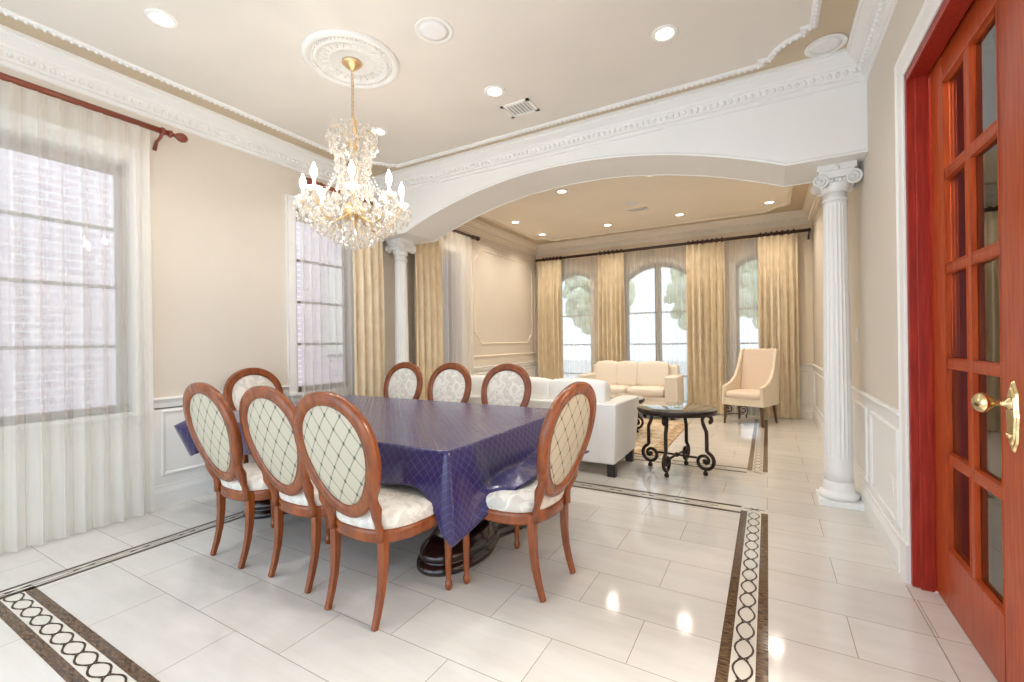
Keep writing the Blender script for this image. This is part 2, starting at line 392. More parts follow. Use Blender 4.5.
def copy_tree(o, parent=None):
    c = o.copy(); COL.objects.link(c); c.parent = parent
    for ch in list(o.children): copy_tree(ch, c)
    return c
def rbox(name, size, mat, parent, loc, bevel=0.02, rot=(0, 0, 0), puff=0.0):
    b = MB(); n = 6
    sx, sy, sz = size[0] / 2, size[1] / 2, size[2] / 2
    if puff:
        bm = bmesh.new(); bmesh.ops.create_cube(bm, size=2); bmesh.ops.subdivide_edges(bm, edges=bm.edges, cuts=5, use_grid_fill=True)
        for v in bm.verts:
            x, y, z = v.co
            fx = 1 - x * x; fy = 1 - y * y; fz = 1 - z * z
            v.co = (x * (sx - .0) * (1 - 0.04 * (1 - fy) * (1 - fz)), y * sy * (1 + puff * fx * fz - 0.10 * (1 - fx) * (1 - fz)), z * sz * (1 + puff * fx * fy - 0.10 * (1 - fx) * (1 - fy)))
        me = bpy.data.meshes.new(name); bm.to_mesh(me); bm.free(); me.materials.append(mat)
        for p in me.polygons: p.use_smooth = True
        o = bpy.data.objects.new(name, me); COL.objects.link(o); o.parent = parent; o.location = loc; o.rotation_euler = rot
        md = o.modifiers.new('sub', 'SUBSURF'); md.levels = 1; md.render_levels = 1
        return o
    b.box(-sx, sx, -sy, sy, -sz, sz)
    o = b.build(name, mat, parent, bevel=bevel); o.location = loc; o.rotation_euler = rot
    return o

# ------------------------------------------------------------------ room dimensions
XL, XR, YB, ZC = -4.30, 0.64, 8.62, 3.34
YN = -0.45
Y1, Y2 = 4.06, 4.60          # arched beam
TH = 0.24
def wall_strip_x(mb, x0, x1, spans, y0, y1, z1):   # wall running along y with rectangular openings (y0,y1,z0,z1)
    y = y0
    for (a, b, c, d) in spans:
        mb.box(x0, x1, y, a, 0, z1)
        if c > 0: mb.box(x0, x1, a, b, 0, c)
        mb.box(x0, x1, a, b, d, z1)
        y = b
    mb.box(x0, x1, y, y1, 0, z1)
WIN = [(0.32, 1.57, 0.80, 2.74), (2.97, 3.755, 0.80, 2.74), (5.20, 5.88, 0.80, 2.74)]
mb = MB(); wall_strip_x(mb, XL - TH, XL, WIN, YN, YB + TH, ZC); struct(mb, 'wall_left', WALL, 'cream left wall with tall windows')
mb = MB(); wall_strip_x(mb, XR, XR + 0.14, [(1.14, 3.075, 0, 2.67)], YN, YB + TH, ZC); struct(mb, 'wall_right', WALL, 'cream right wall with the glazed double door opening')
# back wall with three arched openings
BW = [(-3.82, -3.08, 2.57, 2.73), (-2.40, -1.18, 2.46, 2.75), (-0.47, 0.27, 2.57, 2.73)]
def arch_z(x, a, b, zs, zp):
    h = zp - zs; w = (b - a) / 2; R_ = (w * w + h * h) / (2 * h); cx = (a + b) / 2
    return zp - R_ + math.sqrt(max(0, R_ * R_ - (x - cx) ** 2))
mb = MB(); x = XL
for (a, b, zs, zp) in BW:
    mb.box(x, a, YB, YB + TH, 0, ZC); n = 16
    mb.box(a, b, YB, YB + TH, 0, 0.04)
    for k in range(n):
        xa = a + (b - a) * k / n; xb = a + (b - a) * (k + 1) / n
        za, zb = arch_z(xa, a, b, zs, zp), arch_z(xb, a, b, zs, zp)
        mb.hexa([(xa, YB, za), (xb, YB, zb), (xb, YB + TH, zb), (xa, YB + TH, za), (xa, YB, ZC), (xb, YB, ZC), (xb, YB + TH, ZC), (xa, YB + TH, ZC)])
    x = b
mb.box(x, XR, YB, YB + TH, 0, ZC); struct(mb, 'wall_back', WALL_TAN, 'tan back wall of living room with three arched windows')
# floor and ceiling
mb = MB(); mb.box(XL - TH, 2.9, YN - 1.4, YB + TH, -0.12, 0); struct(mb, 'floor', TILE, 'polished cream porcelain tile floor')
mb = MB(); mb.box(XL - TH, 2.9, YN, YB + TH, ZC, ZC + 0.15); struct(mb, 'ceiling', CEILT, 'tan painted ceiling with moulded tray')
mb = MB(); mb.box(2.6, 2.76, YN, 6.0, 0, ZC); mb.box(0.8, 2.6, 5.84, 6.0, 0, ZC); struct(mb, 'wall_hall', WALL, 'cream hall wall beyond the glazed door')
# arched beam
AX0, AX1, AZF, AZP = -3.77, 0.14, 2.63, 3.02
def beam_z(x):
    if x <= AX0 or x >= AX1: return AZF
    return arch_z(x, AX0, AX1, AZF, AZP)
xs = [XL, AX0] + [AX0 + (AX1 - AX0) * k / 40 for k in range(1, 40)] + [AX1, XR]
mb = MB()
for xa, xb in zip(xs, xs[1:]):
    za, zb = beam_z(xa), beam_z(xb)
    mb.hexa([(xa, Y1, za), (xb, Y1, zb), (xb, Y2, zb), (xa, Y2, za), (xa, Y1, ZC), (xb, Y1, ZC), (xb, Y2, ZC), (xa, Y2, ZC)])
struct(mb, 'wall_arch', BEAMW, 'white arched beam between dining and living rooms')
mb = MB()
bead = [(-0.012, -0.004), (-0.012, 0.012), (0.0, 0.018), (0.012, 0.012), (0.012, -0.004)]
pth = [(x, Y1, beam_z(x) + 0.006) for x in xs]
mb.sweep(pth, bead, (0, -1, 0))
pth = [(x, Y2, beam_z(x) + 0.006) for x in xs]
mb.sweep(pth, bead, (0, 1, 0))
struct(mb, 'trim_1', WHITE, 'thin white bead along the arch edge')

# ------------------------------------------------------------------ ceiling field panel, crown and tray mouldings
def notched(x0, x1, y0, y1, r, st, n=8):
    pts = []
    for (cx, cy, sx, sy) in ((x0, y0, 1, 1), (x1, y0, -1, 1), (x1, y1, -1, -1), (x0, y1, 1, -1)):
        arc = []
        for k in range(n + 1):
            a = PI / 2 * k / n
            arc.append((cx + sx * r * math.cos(a), cy + sy * r * math.sin(a)))     # from x-side to y-side
        seq = [(cx + sx * (r + st), cy), (cx + sx * (r + st), cy + sy * 0.0), (cx + sx * r, cy + sy * st)] 
        c0 = [(cx + sx * (r + st), cy), (cx + sx * (r + st), cy + sy * st), (cx + sx * r * math.cos(0.18), cy + sy * (r * math.sin(0.18)))]
        arc2 = arc[1:-1]
        c1 = [(cx + sx * st, cy + sy * (r + st)), (cx, cy + sy * (r + st))]
        full = [(cx + sx * (r + st), cy), (cx + sx * (r + st), cy + sy * st)] + arc2 + [(cx + sx * st, cy + sy * (r + st)), (cx, cy + sy * (r + st))]
        if (sx > 0) == (sy > 0): full = full[::-1]
        pts += full
    return pts      # counter-clockwise starting at (x0,y0)
railp = [(-0.024, 0), (-0.024, 0.012), (-0.012, 0.022), (0.012, 0.022), (0.024, 0.012), (0.024, 0)]
def along(path, step, closed=True):
    out = []; d = 0; n = len(path); nxt = step / 2
    for i in range(n if closed else n - 1):
        a = Vector(path[i]); b = Vector(path[(i + 1) % n]); Ls = (b - a).length
        while nxt <= d + Ls:
            out.append((a.lerp(b, (nxt - d) / Ls), (b - a).normalized())); nxt += step
        d += Ls
    return out
for i, (x0, x1, y0, y1, nm) in enumerate(((-3.965, 0.285, 0.15, 3.82, 'dining'), (-3.97, 0.30, 4.95, 8.25, 'living'))):
    tp = notched(x0, x1, y0, y1, 0.25, 0.05)
    mb = MB(); mb.prism(tp, ZC - 0.004, ZC + 0.02)
    struct(mb, 'ceiling_field', CEIL if i == 0 else CEILW, 'lighter cream ceiling panel inside the %s room moulding' % nm)
    mb = MB(); p3 = [(x, y, ZC) for x, y in tp]
    mb.sweep(p3, railp, (0, 0, -1), closed=True)
    for p, t in along(p3, 0.042):
        mb.ball((p.x, p.y, ZC - 0.022), 0.013, 5, 4)
    struct(mb, 'trim_%d' % (2 + i), WHITE if i == 0 else CREAMTRIM, 'beaded plaster tray moulding on the %s ceiling' % nm)
# crown: a = distance from wall, b = drop below ceiling
crown = [(0, 0), (0.135, 0), (0.135, 0.02), (0.122, 0.026), (0.119, 0.043), (0.10, 0.060), (0.076, 0.084), (0.068, 0.10), (0.060, 0.104), (0.056, 0.118), (0.040, 0.150), (0.034, 0.154), (0.034, 0.166), (0.014, 0.174), (0.012, 0.20), (0, 0.205)]
def crownrun(name, path, mat, label, closed=False):
    mb = MB(); mb.sweep(path, crown, (0, 0, -1), closed=closed)
    for p, t in along(path, 0.05, closed):
        l = Vector((0, 0, -1)).cross(t)
        q = p + l * 0.050
        mb.ball((q.x, q.y, ZC - 0.133), 0.0175, 8, 5, sc=(0.9, 0.9, 1.15))
    return struct(mb, name, mat, label)
# direction chosen so n x t points into the room  (n=-z): t=+y -> l = (-z)x(+y)= +x
crownrun('trim_4', [(XL, YN, ZC), (XL, Y1, ZC), (XR, Y1, ZC), (XR, YN, ZC)], WHITE, 'white egg-and-dart crown moulding around the dining room')
crownrun('trim_5', [(XL, Y2, ZC), (XL, YB, ZC), (XR, YB, ZC), (XR, Y2, ZC)], CREAMTRIM, 'cream crown moulding around the living room', closed=True)

# ------------------------------------------------------------------ wainscot: chair rails, panels, baseboards
railprof = [(0, -0.022), (0.010, -0.018), (0.014, -0.004), (0.030, 0.002), (0.030, 0.012), (0.018, 0.018), (0, 0.018)]   # (out, up)
baseprof = [(0, 0), (0.028, 0), (0.028, 0.115), (0.02, 0.135), (0.014, 0.15), (0.012, 0.17), (0, 0.175)]
lowrail = [(0, 0), (0.01, 0.004), (0.018, 0.016), (0.01, 0.03), (0, 0.034)]
def run(mb, p0, p1, prof, out, z):    # straight moulding
    p0 = Vector((p0[0], p0[1], z)); p1 = Vector((p1[0], p1[1], z)); o_ = Vector(out)
    vs = []
    for p in (p0, p1):
        for a, b in prof: vs.append(p + o_ * a + Vector((0, 0, b)))
    n = len(prof); fs = [(k, (k + 1) % n, n + (k + 1) % n, n + k) for k in range(n)] + [tuple(range(n))[::-1], tuple(range(n, 2 * n))]
    mb.add(vs, fs)
frm = [(-0.014, 0), (-0.014, 0.006), (-0.005, 0.014), (0.006, 0.012), (0.014, 0.004), (0.014, 0)]
def frame(mb, o_, u, n, a0, a1, z0, z1, prof=frm):   # rectangular picture-frame moulding on a wall
    o_ = Vector(o_); u = Vector(u)
    pts = [o_ + u * a0 + Vector((0, 0, z0)), o_ + u * a1 + Vector((0, 0, z0)), o_ + u * a1 + Vector((0, 0, z1)), o_ + u * a0 + Vector((0, 0, z1))]
    mb.sweep(pts, prof, n, closed=True)
def wainskin(mb, x0, x1, y0, y1, z1=0.87): mb.box(x0, x1, y0, y1, 0, z1)
# left wall
CAS = 0.10
segsL = [(YN, 0.22), (1.68, 2.86), (3.865, 5.09), (5.99, YB)]
mw = MB(); mr = MB(); mbb = MB(); mp_ = MB()
wainskin(mw, XL, XL + 0.004, YN, YB, 0.80)
for a, b in segsL: mw.box(XL, XL + 0.004, a, b, 0.79, 0.87); run(mr, (XL, a), (XL, b), railprof, (1, 0, 0), 0.865)
run(mbb, (XL, YN), (XL, YB), baseprof, (1, 0, 0), 0)
for a, b in [(-0.35, 0.2), (0.36, 1.48), (1.76, 2.76), (3.02, 3.7), (3.9, 4.14), (4.62, 5.0), (5.25, 5.83), (6.25, 7.3), (7.45, 8.5)]:
    frame(mp_, (XL + 0.004, 0, 0), (0, 1, 0), (1, 0, 0), a, b, 0.26, 0.66 if (a in (0.36, 3.02, 5.25)) else 0.765)
struct(mw, 'wall_left_wainscot', WHITE, 'white painted wainscot on the left wall')
struct(mr, 'trim_6', WHITE, 'chair rail on the left wall'); struct(mbb, 'baseboard_left', WHITE, 'white baseboard along the left wall'); struct(mp_, 'trim_7', WHITE, 'panel mouldings under the left chair rail')
# right wall
mw = MB(); mr = MB(); mbb = MB(); mp_ = MB()
for a, b in ((3.19, YB), (YN, 1.03)):
    mw.box(XR - 0.004, XR, a, b, 0, 0.87); run(mr, (XR, a), (XR, b), railprof, (-1, 0, 0), 0.865); run(mbb, (XR, a), (XR, b), baseprof, (-1, 0, 0), 0)
for a, b in [(3.27, 4.02), (4.20, 4.62), (4.85, 6.5), (6.7, 8.4), (-0.3, 0.9)]:
    frame(mp_, (XR - 0.004, 0, 0), (0, 1, 0), (-1, 0, 0), a, b, 0.24, 0.765)
struct(mw, 'wall_right_wainscot', WHITE, 'white painted wainscot on the right wall')
struct(mr, 'trim_8', WHITE, 'chair rail on the right wall'); struct(mbb, 'baseboard_right', WHITE, 'white baseboard along the right wall'); struct(mp_, 'trim_9', WHITE, 'panel mouldings under the right chair rail')
# back wall
mr = MB(); mbb = MB(); mp_ = MB(); mw = MB()
for a, b in ((XL, -3.90), (-2.98, -2.44), (-1.14, -0.56), (0.36, XR)):
    mw.box(a, b, YB - 0.004, YB, 0, 0.87)
    run(mr, (a, YB), (b, YB), railprof, (0, -1, 0), 0.865); run(mbb, (a, YB), (b, YB), baseprof, (0, -1, 0), 0)
    if b - a > 0.25: frame(mp_, (0, YB - 0.004, 0), (1, 0, 0), (0, -1, 0), a + 0.07, b - 0.07, 0.24, 0.765)
struct(mw, 'wall_back_wainscot', CREAMTRIM, 'cream painted wainscot on the back wall')
struct(mr, 'trim_10', CREAMTRIM, 'chair rail pieces on the back wall'); struct(mbb, 'baseboard_back', CREAMTRIM, 'baseboard along the back wall'); struct(mp_, 'trim_11', CREAMTRIM, 'panel mouldings on the back wall')
# notched picture panel on living-room left wall and outer rectangle
mb = MB()
pp = notched(6.27, 8.40, 1.28, 2.90, 0.16, 0.04)
mb.sweep([(XL, y, z) for y, z in pp], frm, (1, 0, 0), closed=True)
frame(mb, (XL, 0, 0), (0, 1, 0), (1, 0, 0), 6.16, 8.52, 1.06, 3.02)
struct(mb, 'trim_12', CREAMTRIM, 'notched picture-frame moulding on the living room left wall')

# ------------------------------------------------------------------ windows, left wall
def casing_rect(mb, y0, y1, z0, z1, w=0.10, x=XL):
    prof = [(0, 0), (0, 0.018), (0.02, 0.026), (w - 0.02, 0.02), (w, 0.03), (w, 0)]
    mb.sweep([(x, y1, z0), (x, y1, z1), (x, y0, z1), (x, y0, z0)], prof, (1, 0, 0), flip=-1)
def left_window(idx, y0, y1, z0, z1, verts_, hz, label):
    mb = MB(); xg = XL - 0.16; f = 0.042
    for (a, b, c, d) in ((y0, y1, z0, z0 + f), (y0, y1, z1 - f - 0.04, z1), (y0, y0 + f, z0, z1), (y1 - f, y1, z0, z1)): mb.box(xg - 0.03, xg + 0.03, a, b, c, d, WINFR)
    for h in hz: mb.box(xg - 0.014, xg + 0.014, y0 + f, y1 - f, h - 0.013, h + 0.013, WINFRL)
    for v in verts_: mb.box(xg - 0.014, xg + 0.014, v - 0.013, v + 0.013, z0 + f, z1 - f, WINFRL)
    casing_rect(mb, y0, y1, z0 - 0.02, z1, 0.11)
    mb.add([], [])
    root = struct(mb, 'window_%d' % idx, None, label)
    # assign casing white
    root.data.materials.append(WHITE)
    k = len(root.data.materials) - 1
    for p in root.data.polygons:
        if all(root.data.vertices[v].co.x >= XL - 0.001 for v in p.vertices): p.material_index = k
    g = MB(); g.box(xg - 0.004, xg + 0.004, y0 + f, y1 - f, z0 + f, z1 - f); g.build('window_pane', GLASS, root)
    s = MB()
    for (a, b, c, d) in ((y0, y0 + .008, z0, z1), (y1 - .008, y1, z0, z1), (y0, y1, z1 - .008, z1)): s.box(XL - 0.128, XL, a, b, c, d)
    s.build('window_reveal', WHITE, root)
    s = MB(); s.box(XL - 0.13, XL + 0.05, y0 - 0.12, y1 + 0.12, z0 - 0.035, z0); s.box(XL, XL + 0.02, y0 - 0.09, y1 + 0.09, z0 - 0.1, z0 - 0.035)
    s.build('window_sill', WHITE, root, bevel=0.006)
left_window(1, *WIN[0], [0.62], [1.305, 1.767, 2.223], 'large left window beside the table, seen through sheers')
left_window(2, *WIN[1], [], [1.305, 1.767, 2.223], 'narrow left window behind the chandelier')
left_window(3, *WIN[2], [], [1.305, 1.767, 2.223], 'left window of the living room')
# ------------------------------------------------------------------ windows, back wall
for i, (a, b, zs, zp) in enumerate(BW):
    mb = MB(); yg = YB + 0.14; f = 0.05; n = 16
    def rect(x0, x1, z0, z1, d=0.03): mb.box(x0, x1, yg - d, yg + d, z0, z1)
    rect(a, a + f, 0.04, zs); rect(b - f, b, 0.04, zs); rect(a, b, 0.04, 0.16)
    for k in range(n):
        xa = a + (b - a) * k / n; xb = a + (b - a) * (k + 1) / n
        za, zb = arch_z(xa, a, b, zs, zp), arch_z(xb, a, b, zs, zp)
        mb.hexa([(xa, yg - .03, za - 0.075), (xb, yg - .03, zb - 0.075), (xb, yg + .03, zb - 0.075), (xa, yg + .03, za - 0.075), (xa, yg - .03, za), (xb, yg - .03, zb), (xb, yg + .03, zb), (xa, yg + .03, za)])
    if i == 1:
        cx = (a + b) / 2; rect(cx - 0.055, cx + 0.055, 0.04, zp - 0.05, 0.035)
    else:
        pass
    for h in (0.62, 1.22, 1.82): rect(a + f, b - f, h - 0.012, h + 0.012, 0.014)
    root = struct(mb, 'window_%d' % (4 + i), WINFR, ('arched narrow french window left of the double door', 'arched double french door at the back', 'arched narrow french window right of the double door')[i])
    g = MB()
    for k in range(n):
        xa = a + (b - a) * k / n; xb = a + (b - a) * (k + 1) / n
        za, zb = arch_z(xa, a, b, zs, zp) - 0.07, arch_z(xb, a, b, zs, zp) - 0.07
        g.hexa([(xa, yg - .003, 0.15), (xb, yg - .003, 0.15), (xb, yg + .003, 0.15), (xa, yg + .003, 0.15), (xa, yg - .003, za), (xb, yg - .003, zb), (xb, yg + .003, zb), (xa, yg + .003, za)])
    g.build('window_pane', GLASS, root)
    c = MB(); prof = [(0, 0), (0, 0.018), (0.02, 0.026), (0.075, 0.02), (0.09, 0.03), (0.09, 0)]
    pth = [(a, YB, 0.0)] + [(a + (b - a) * k / n, YB, arch_z(a + (b - a) * k / n, a, b, zs, zp)) for k in range(n + 1)] + [(b, YB, 0.0)]
    c.sweep(pth, prof, (0, -1, 0)); c.build('window_casing', CREAMTRIM, root)

# ------------------------------------------------------------------ door opening and glazed door leaf
mb = MB()
prof = [(0, 0), (0, 0.006), (0.02, 0.012), (0.09, 0.012), (0.105, 0.02), (0.115, 0.018), (0.115, 0)]
mb.sweep([(XR, 3.075, 0), (XR, 3.075, 2.67), (XR, 1.14, 2.67), (XR, 1.14, 0)], prof, (-1, 0, 0))
mb.box(XR - 0.022, XR, 3.072, 3.195, 0, 0.20)
struct(mb, 'trim_13', WHITE, 'white casing around the glazed door opening')
mb = MB()
for (a, b) in ((3.045, 3.075), (1.14, 1.165)):
    mb.box(XR, XR + 0.14, a, b, 0, 2.67)
    q = (3.026, 3.047) if a > 2 else (1.163, 1.185)
    mb.box(XR + 0.03, XR + 0.085, q[0], q[1], 0, 2.645)
mb.box(XR, XR + 0.14, 1.14, 3.075, 2.645, 2.67); mb.box(XR, XR + 0.085, 1.165, 3.035, 2.625, 2.646)
struct(mb, 'door_frame', JAMB, 'red cherry wood jamb of the glazed door', bevel=0.004)
# leaf: y from 2.095 to 3.03, x 0.70-0.745
dx0, dx1 = 0.730, 0.776
ly0, ly1, lz0, lz1 = 2.055, 3.030, 0.008, 2.638
cols = [(2.272, 2.545), (2.58, 2.853)]
rows = [(0.29, 0.712), (0.742, 1.158), (1.188, 1.600), (1.630, 2.043), (2.073, 2.500)]
mb = MB()
mb.box(dx0, dx1, ly0, cols[0][0], lz0, lz1); mb.box(dx0, dx1, cols[1][1], ly1, lz0, lz1)
mb.box(dx0, dx1, cols[0][0], cols[1][1], lz0, rows[0][0]); mb.box(dx0, dx1, cols[0][0], cols[1][1], rows[-1][1], lz1)
door = struct(mb, 'door_1', CHERRY, 'red cherry french door leaf with ten glass panes', bevel=0.006)
mb = MB()
mp = [(0, 0), (0.0, 0.012), (0.007, 0.006), (0.012, 0)]
mb.box(dx0 + 0.004, dx1 - 0.004, cols[0][1], cols[1][0], rows[0][0], rows[-1][1])
for r0, r1 in zip(rows, rows[1:]): mb.box(dx0 + 0.005, dx1 - 0.005, cols[0][0], cols[1][1], r0[1], r1[0])
for (a, b) in cols:
    for (c, d) in rows:
        frame(mb, (dx0 + 0.008, 0, 0), (0, 1, 0), (-1, 0, 0), a + 0.004, b - 0.004, c + 0.004, d - 0.004, [(-0.006, -0.01), (-0.006, 0.008), (0.008, 0.0), (0.008, -0.01)])
mb.build('muntin', CHERRY, door)
for (a, b) in cols:
    for (c, d) in rows:
        g = MB(); g.box(0.750, 0.756, a, b, c, d); g.build('glass_pane', DGLASS, door)
# knob and rose plate
mb = MB(); pl = []
for k in range(40):
    a = 2 * PI * k / 40; r = 1 + 0.05 * math.cos(8 * a)
    pl.append((0.036 * math.copysign(abs(math.cos(a)) ** 0.8, math.cos(a)) * r, 0.118 * math.copysign(abs(math.sin(a)) ** 1.15, math.sin(a)) * r))
for i, (sc, x0, x1) in enumerate(((1.0, dx0, dx0 - 0.006), (0.82, dx0 - 0.006, dx0 - 0.011))):
    vs = [(x0, 2.18 + u * sc, 1.02 + v * sc) for u, v in pl] + [(x1, 2.18 + u * sc * .93, 1.02 + v * sc * .95) for u, v in pl]
    n = 40; mb.add(vs, [tuple(range(n)), tuple(range(n, 2 * n))] + [(k, (k + 1) % n, n + (k + 1) % n, n + k) for k in range(n)])
mb.build('rose_plate', BRASS, door)
mb = MB(); kz = 1.065
prof = [(0.024, 0), (0.022, -0.008), (0.011, -0.014), (0.009, -0.035), (0.013, -0.042), (0.024, -0.052), (0.036, -0.066), (0.037, -0.074), (0.028, -0.088), (0.012, -0.096), (0.002, -0.098)]
mb.lathe(prof, (dx0 - 0.008, 2.18, kz), 16, axis='x'); mb.build('door_knob', BRASS, door)
mb = MB(); mb.ball((dx0 - 0.012, 2.18, 0.955), 0.009); mb.tube([(dx0 - 0.012, 2.18, 0.96), (dx0 - 0.022, 2.18, 0.96)], 0.005); mb.build('keyhole_cover', BRASS, door)

# ------------------------------------------------------------------ floor borders (stone inlay)
def ribbon(mb, pts, w, z=0.0016, mat=None):
    P = [Vector((p[0], p[1], z)) for p in pts]; vs = []; fs = []
    for i, p in enumerate(P):
        t = (P[min(i + 1, len(P) - 1)] - P[max(i - 1, 0)]).normalized(); n = Vector((-t.y, t.x, 0))
        vs += [p + n * w / 2, p - n * w / 2]
        if i: fs.append((2 * i - 2, 2 * i - 1, 2 * i + 1, 2 * i))
    mb.add(vs, fs, mat)
def slab(mb, x0, x1, y0, y1, mat, z=0.001): mb.box(min(x0, x1), max(x0, x1), min(y0, y1), max(y0, y1), -0.002, z, mat)
def wide_border(mb, o_, d, Ls, w=0.178):
    ox, oy = o_; dx, dy = d; nx, ny = -dy, dx
    def T(s, t): return (ox + dx * s + nx * t, oy + dy * s + ny * t)
    def bx(s0, s1, t0, t1, mat, z): a = T(s0, t0); b = T(s1, t1); slab(mb, a[0], b[0], a[1], b[1], mat, z)
    bx(0, Ls, -w / 2, -w / 2 + 0.044, INLAYD, 0.0012); bx(0, Ls, w / 2 - 0.044, w / 2, INLAYD, 0.0012)
    bx(0, Ls, -w / 2 + 0.044, w / 2 - 0.044, INLAYW, 0.0010)
    pit = 0.135; n = int(Ls / pit)
    for sg in (1, -1):
        pts = []
        for k in range(n * 16 + 1):
            s = k * pit / 16; q = math.sin(PI * s / pit); v = math.copysign(abs(q) ** 0.75, q) * 0.034 * sg
            pts.append(T(s, v))
        ribbon(mb, pts, 0.0085, 0.0018, INLAYL)
    for k in range(1, n):
        for sg in (1, -1): ribbon(mb, [T(k * pit - 0.014, 0.02 * sg), T(k * pit, 0.012 * sg), T(k * pit + 0.014, 0.02 * sg)], 0.006, 0.0018, INLAYL)
def narrow_border(mb, o_, d, Ls, w=0.125):
    ox, oy = o_; dx, dy = d; nx, ny = -dy, dx
    def T(s, t): return (ox + dx * s + nx * t, oy + dy * s + ny * t)
    def bx(s0, s1, t0, t1, mat, z): a = T(s0, t0); b = T(s1, t1); slab(mb, a[0], b[0], a[1], b[1], mat, z)
    k_ = 0.21 * w; bx(0, Ls, -w / 2, -w / 2 + k_, INLAYL, 0.0012); bx(0, Ls, w / 2 - k_, w / 2, INLAYL, 0.0012); bx(0, Ls, -w / 2 + k_, w / 2 - k_, INLAYW, 0.001)
    pit = 0.27; n = int(Ls / pit)
    for sg in (1, -1):
        pts = []
        for k in range(n * 16 + 1):
            s = k * pit / 16; pts.append(T(s, math.sin(PI * s / pit) * 0.17 * w * sg))
        ribbon(mb, pts, 0.007, 0.0018, INLAYL)
    for k in range(0, n):
        for sg in (-1, 1):
            c = T(k * pit + 0.03 * sg, 0); ribbon(mb, [T(k * pit + 0.03 * sg - 0.02, 0), T(k * pit + 0.03 * sg + 0.02, 0)], 0.012, 0.0018, INLAYL)
mb = MB()
wide_border(mb, (-0.101, 0.55), (0, 1), 3.27); wide_border(mb, (-3.50, 0.735), (1, 0), 3.31)
narrow_border(mb, (-3.525, 0.50), (0, 1), 3.23); narrow_border(mb, (-3.586, 3.815), (1, 0), 3.396, 0.165)
slab(mb, -0.19, -0.012, 3.80, 3.898, INLAYW, 0.0013); ribbon(mb, [(-0.17, 3.86), (-0.03, 3.86)], 0.012, 0.0018, INLAYL); ribbon(mb, [(-0.13, 3.89), (-0.1, 3.86), (-0.07, 3.83)], 0.01, 0.0018, INLAYL); ribbon(mb, [(-0.13, 3.83), (-0.1, 3.86), (-0.07, 3.89)], 0.01, 0.0018, INLAYL)
struct(mb, 'trim_14', None, 'brown and ivory mosaic border inlaid in the dining floor')
mb = MB()
wide_border(mb, (-0.101, 4.99), (0, 1), 3.2); narrow_border(mb, (-3.6, 4.975), (1, 0), 3.41, 0.18)
slab(mb, -0.19, -0.012, 4.898, 4.982, INLAYW, 0.0013); ribbon(mb, [(-0.17, 4.94), (-0.03, 4.94)], 0.012, 0.0018, INLAYL); ribbon(mb, [(-0.13, 4.97), (-0.07, 4.91)], 0.01, 0.0018, INLAYL)
struct(mb, 'trim_15', None, 'brown and ivory mosaic border inlaid in the living floor')
mb = MB(); slab(mb, 0.612, 0.616, YN, 3.05, pm('grout', rgb(140, 130, 116), 0.6), 0.0008); struct(mb, 'trim_16', None, 'joint line of the door threshold')

# ------------------------------------------------------------------ columns
def column(x, y, label):
    root = empty('fluted_column', (x, y, 0)); tag(root, label, 'column', 'white ionic columns carrying the arch')
    b = MB(); b.box(-0.14, 0.14, -0.14, 0.14, 0, 0.045)
    b.lathe([(0.125, 0.045), (0.134, 0.055), (0.136, 0.072), (0.128, 0.09), (0.110, 0.098), (0.106, 0.11), (0.104, 0.125), (0.098, 0.18)], seg=40)
    b.build('column_base', WHITE, root)
    sh = MB(); seg = 160
    def fl(k, z):
        if z < 0.37 or z > 2.335: return 1.0
        t = (k % 8) / 8.0
        return 1 - 0.085 * max(0, math.sin(PI * t)) ** 0.7 * (1 if 0 < t < 1 else 0)
    r0, r1 = 0.095, 0.077
    def rr(z): return r0 - (r0 - r1) * ((z - 0.14) / 2.2) ** 1.3
    zz = [0.15, 0.25, 0.35, 0.369, 0.385, 0.6, 0.8, 1.1, 1.4, 1.7, 2.0, 2.31, 2.33, 2.34, 2.365]
    sh.lathe([(rr(z), z) for z in zz] + [(0.086, 2.365), (0.086, 2.385), (0.078, 2.39), (0.078, 2.44)], seg=seg, flute=fl, smooth=True)
    sh.build('column_shaft', WHITE, root)
    c = MB()
    c.lathe([(0.080, 2.43), (0.092, 2.45), (0.098, 2.475), (0.105, 2.50), (0.105, 2.53)], seg=32)
    c.box(-0.125, 0.125, -0.125, 0.125, 2.585, 2.63); c.box(-0.112, 0.112, -0.112, 0.112, 2.53, 2.59)
    for sy in (-1, 1):
        for sx in (-1, 1):
            # volute: spiral tube on the face + cushion cylinder
            cx, cz = sx * 0.105, 2.515; yv = sy * 0.112
            pts = []; rd = []
            for k in range(34):
                t = k / 33; a = sx * (PI / 2 - t * 4.2 * PI); r = 0.05 * (1 - t) ** 0.8 + 0.004
                pts.append((cx + sx * 0 + r * math.cos(a), yv - sy * 0.0, cz + r * math.sin(a))); rd.append(0.011 * (1 - 0.55 * t))
            c.tube(pts, rd, 6)
            c.ball((cx, yv, cz), 0.012, 8, 6)
    for sx in (-1, 1):
        c.lathe([(0.046, -0.108), (0.047, -0.10), (0.036, -0.05), (0.032, 0), (0.036, 0.05), (0.047, 0.10), (0.046, 0.108)], (sx * 0.105, 0, 2.515), 20, axis='y')
    for sy in (-1, 1):      # rosette on abacus and small eggs
        c.ball((0, sy * 0.128, 2.60), 0.02, 8, 6, sc=(1, .5, 1))
        for k in (-2, -1, 0, 1, 2): c.ball((k * 0.024, sy * 0.108, 2.51), 0.013, 6, 5, sc=(1, 1, 1.3))
    c.build('column_capital', WHITE, root)
    return root
column(0.474, 4.335, 'white fluted ionic column beside the right wall under the arch')
column(-4.118, 4.335, 'white fluted ionic column at left end of arch, behind the dining chairs')

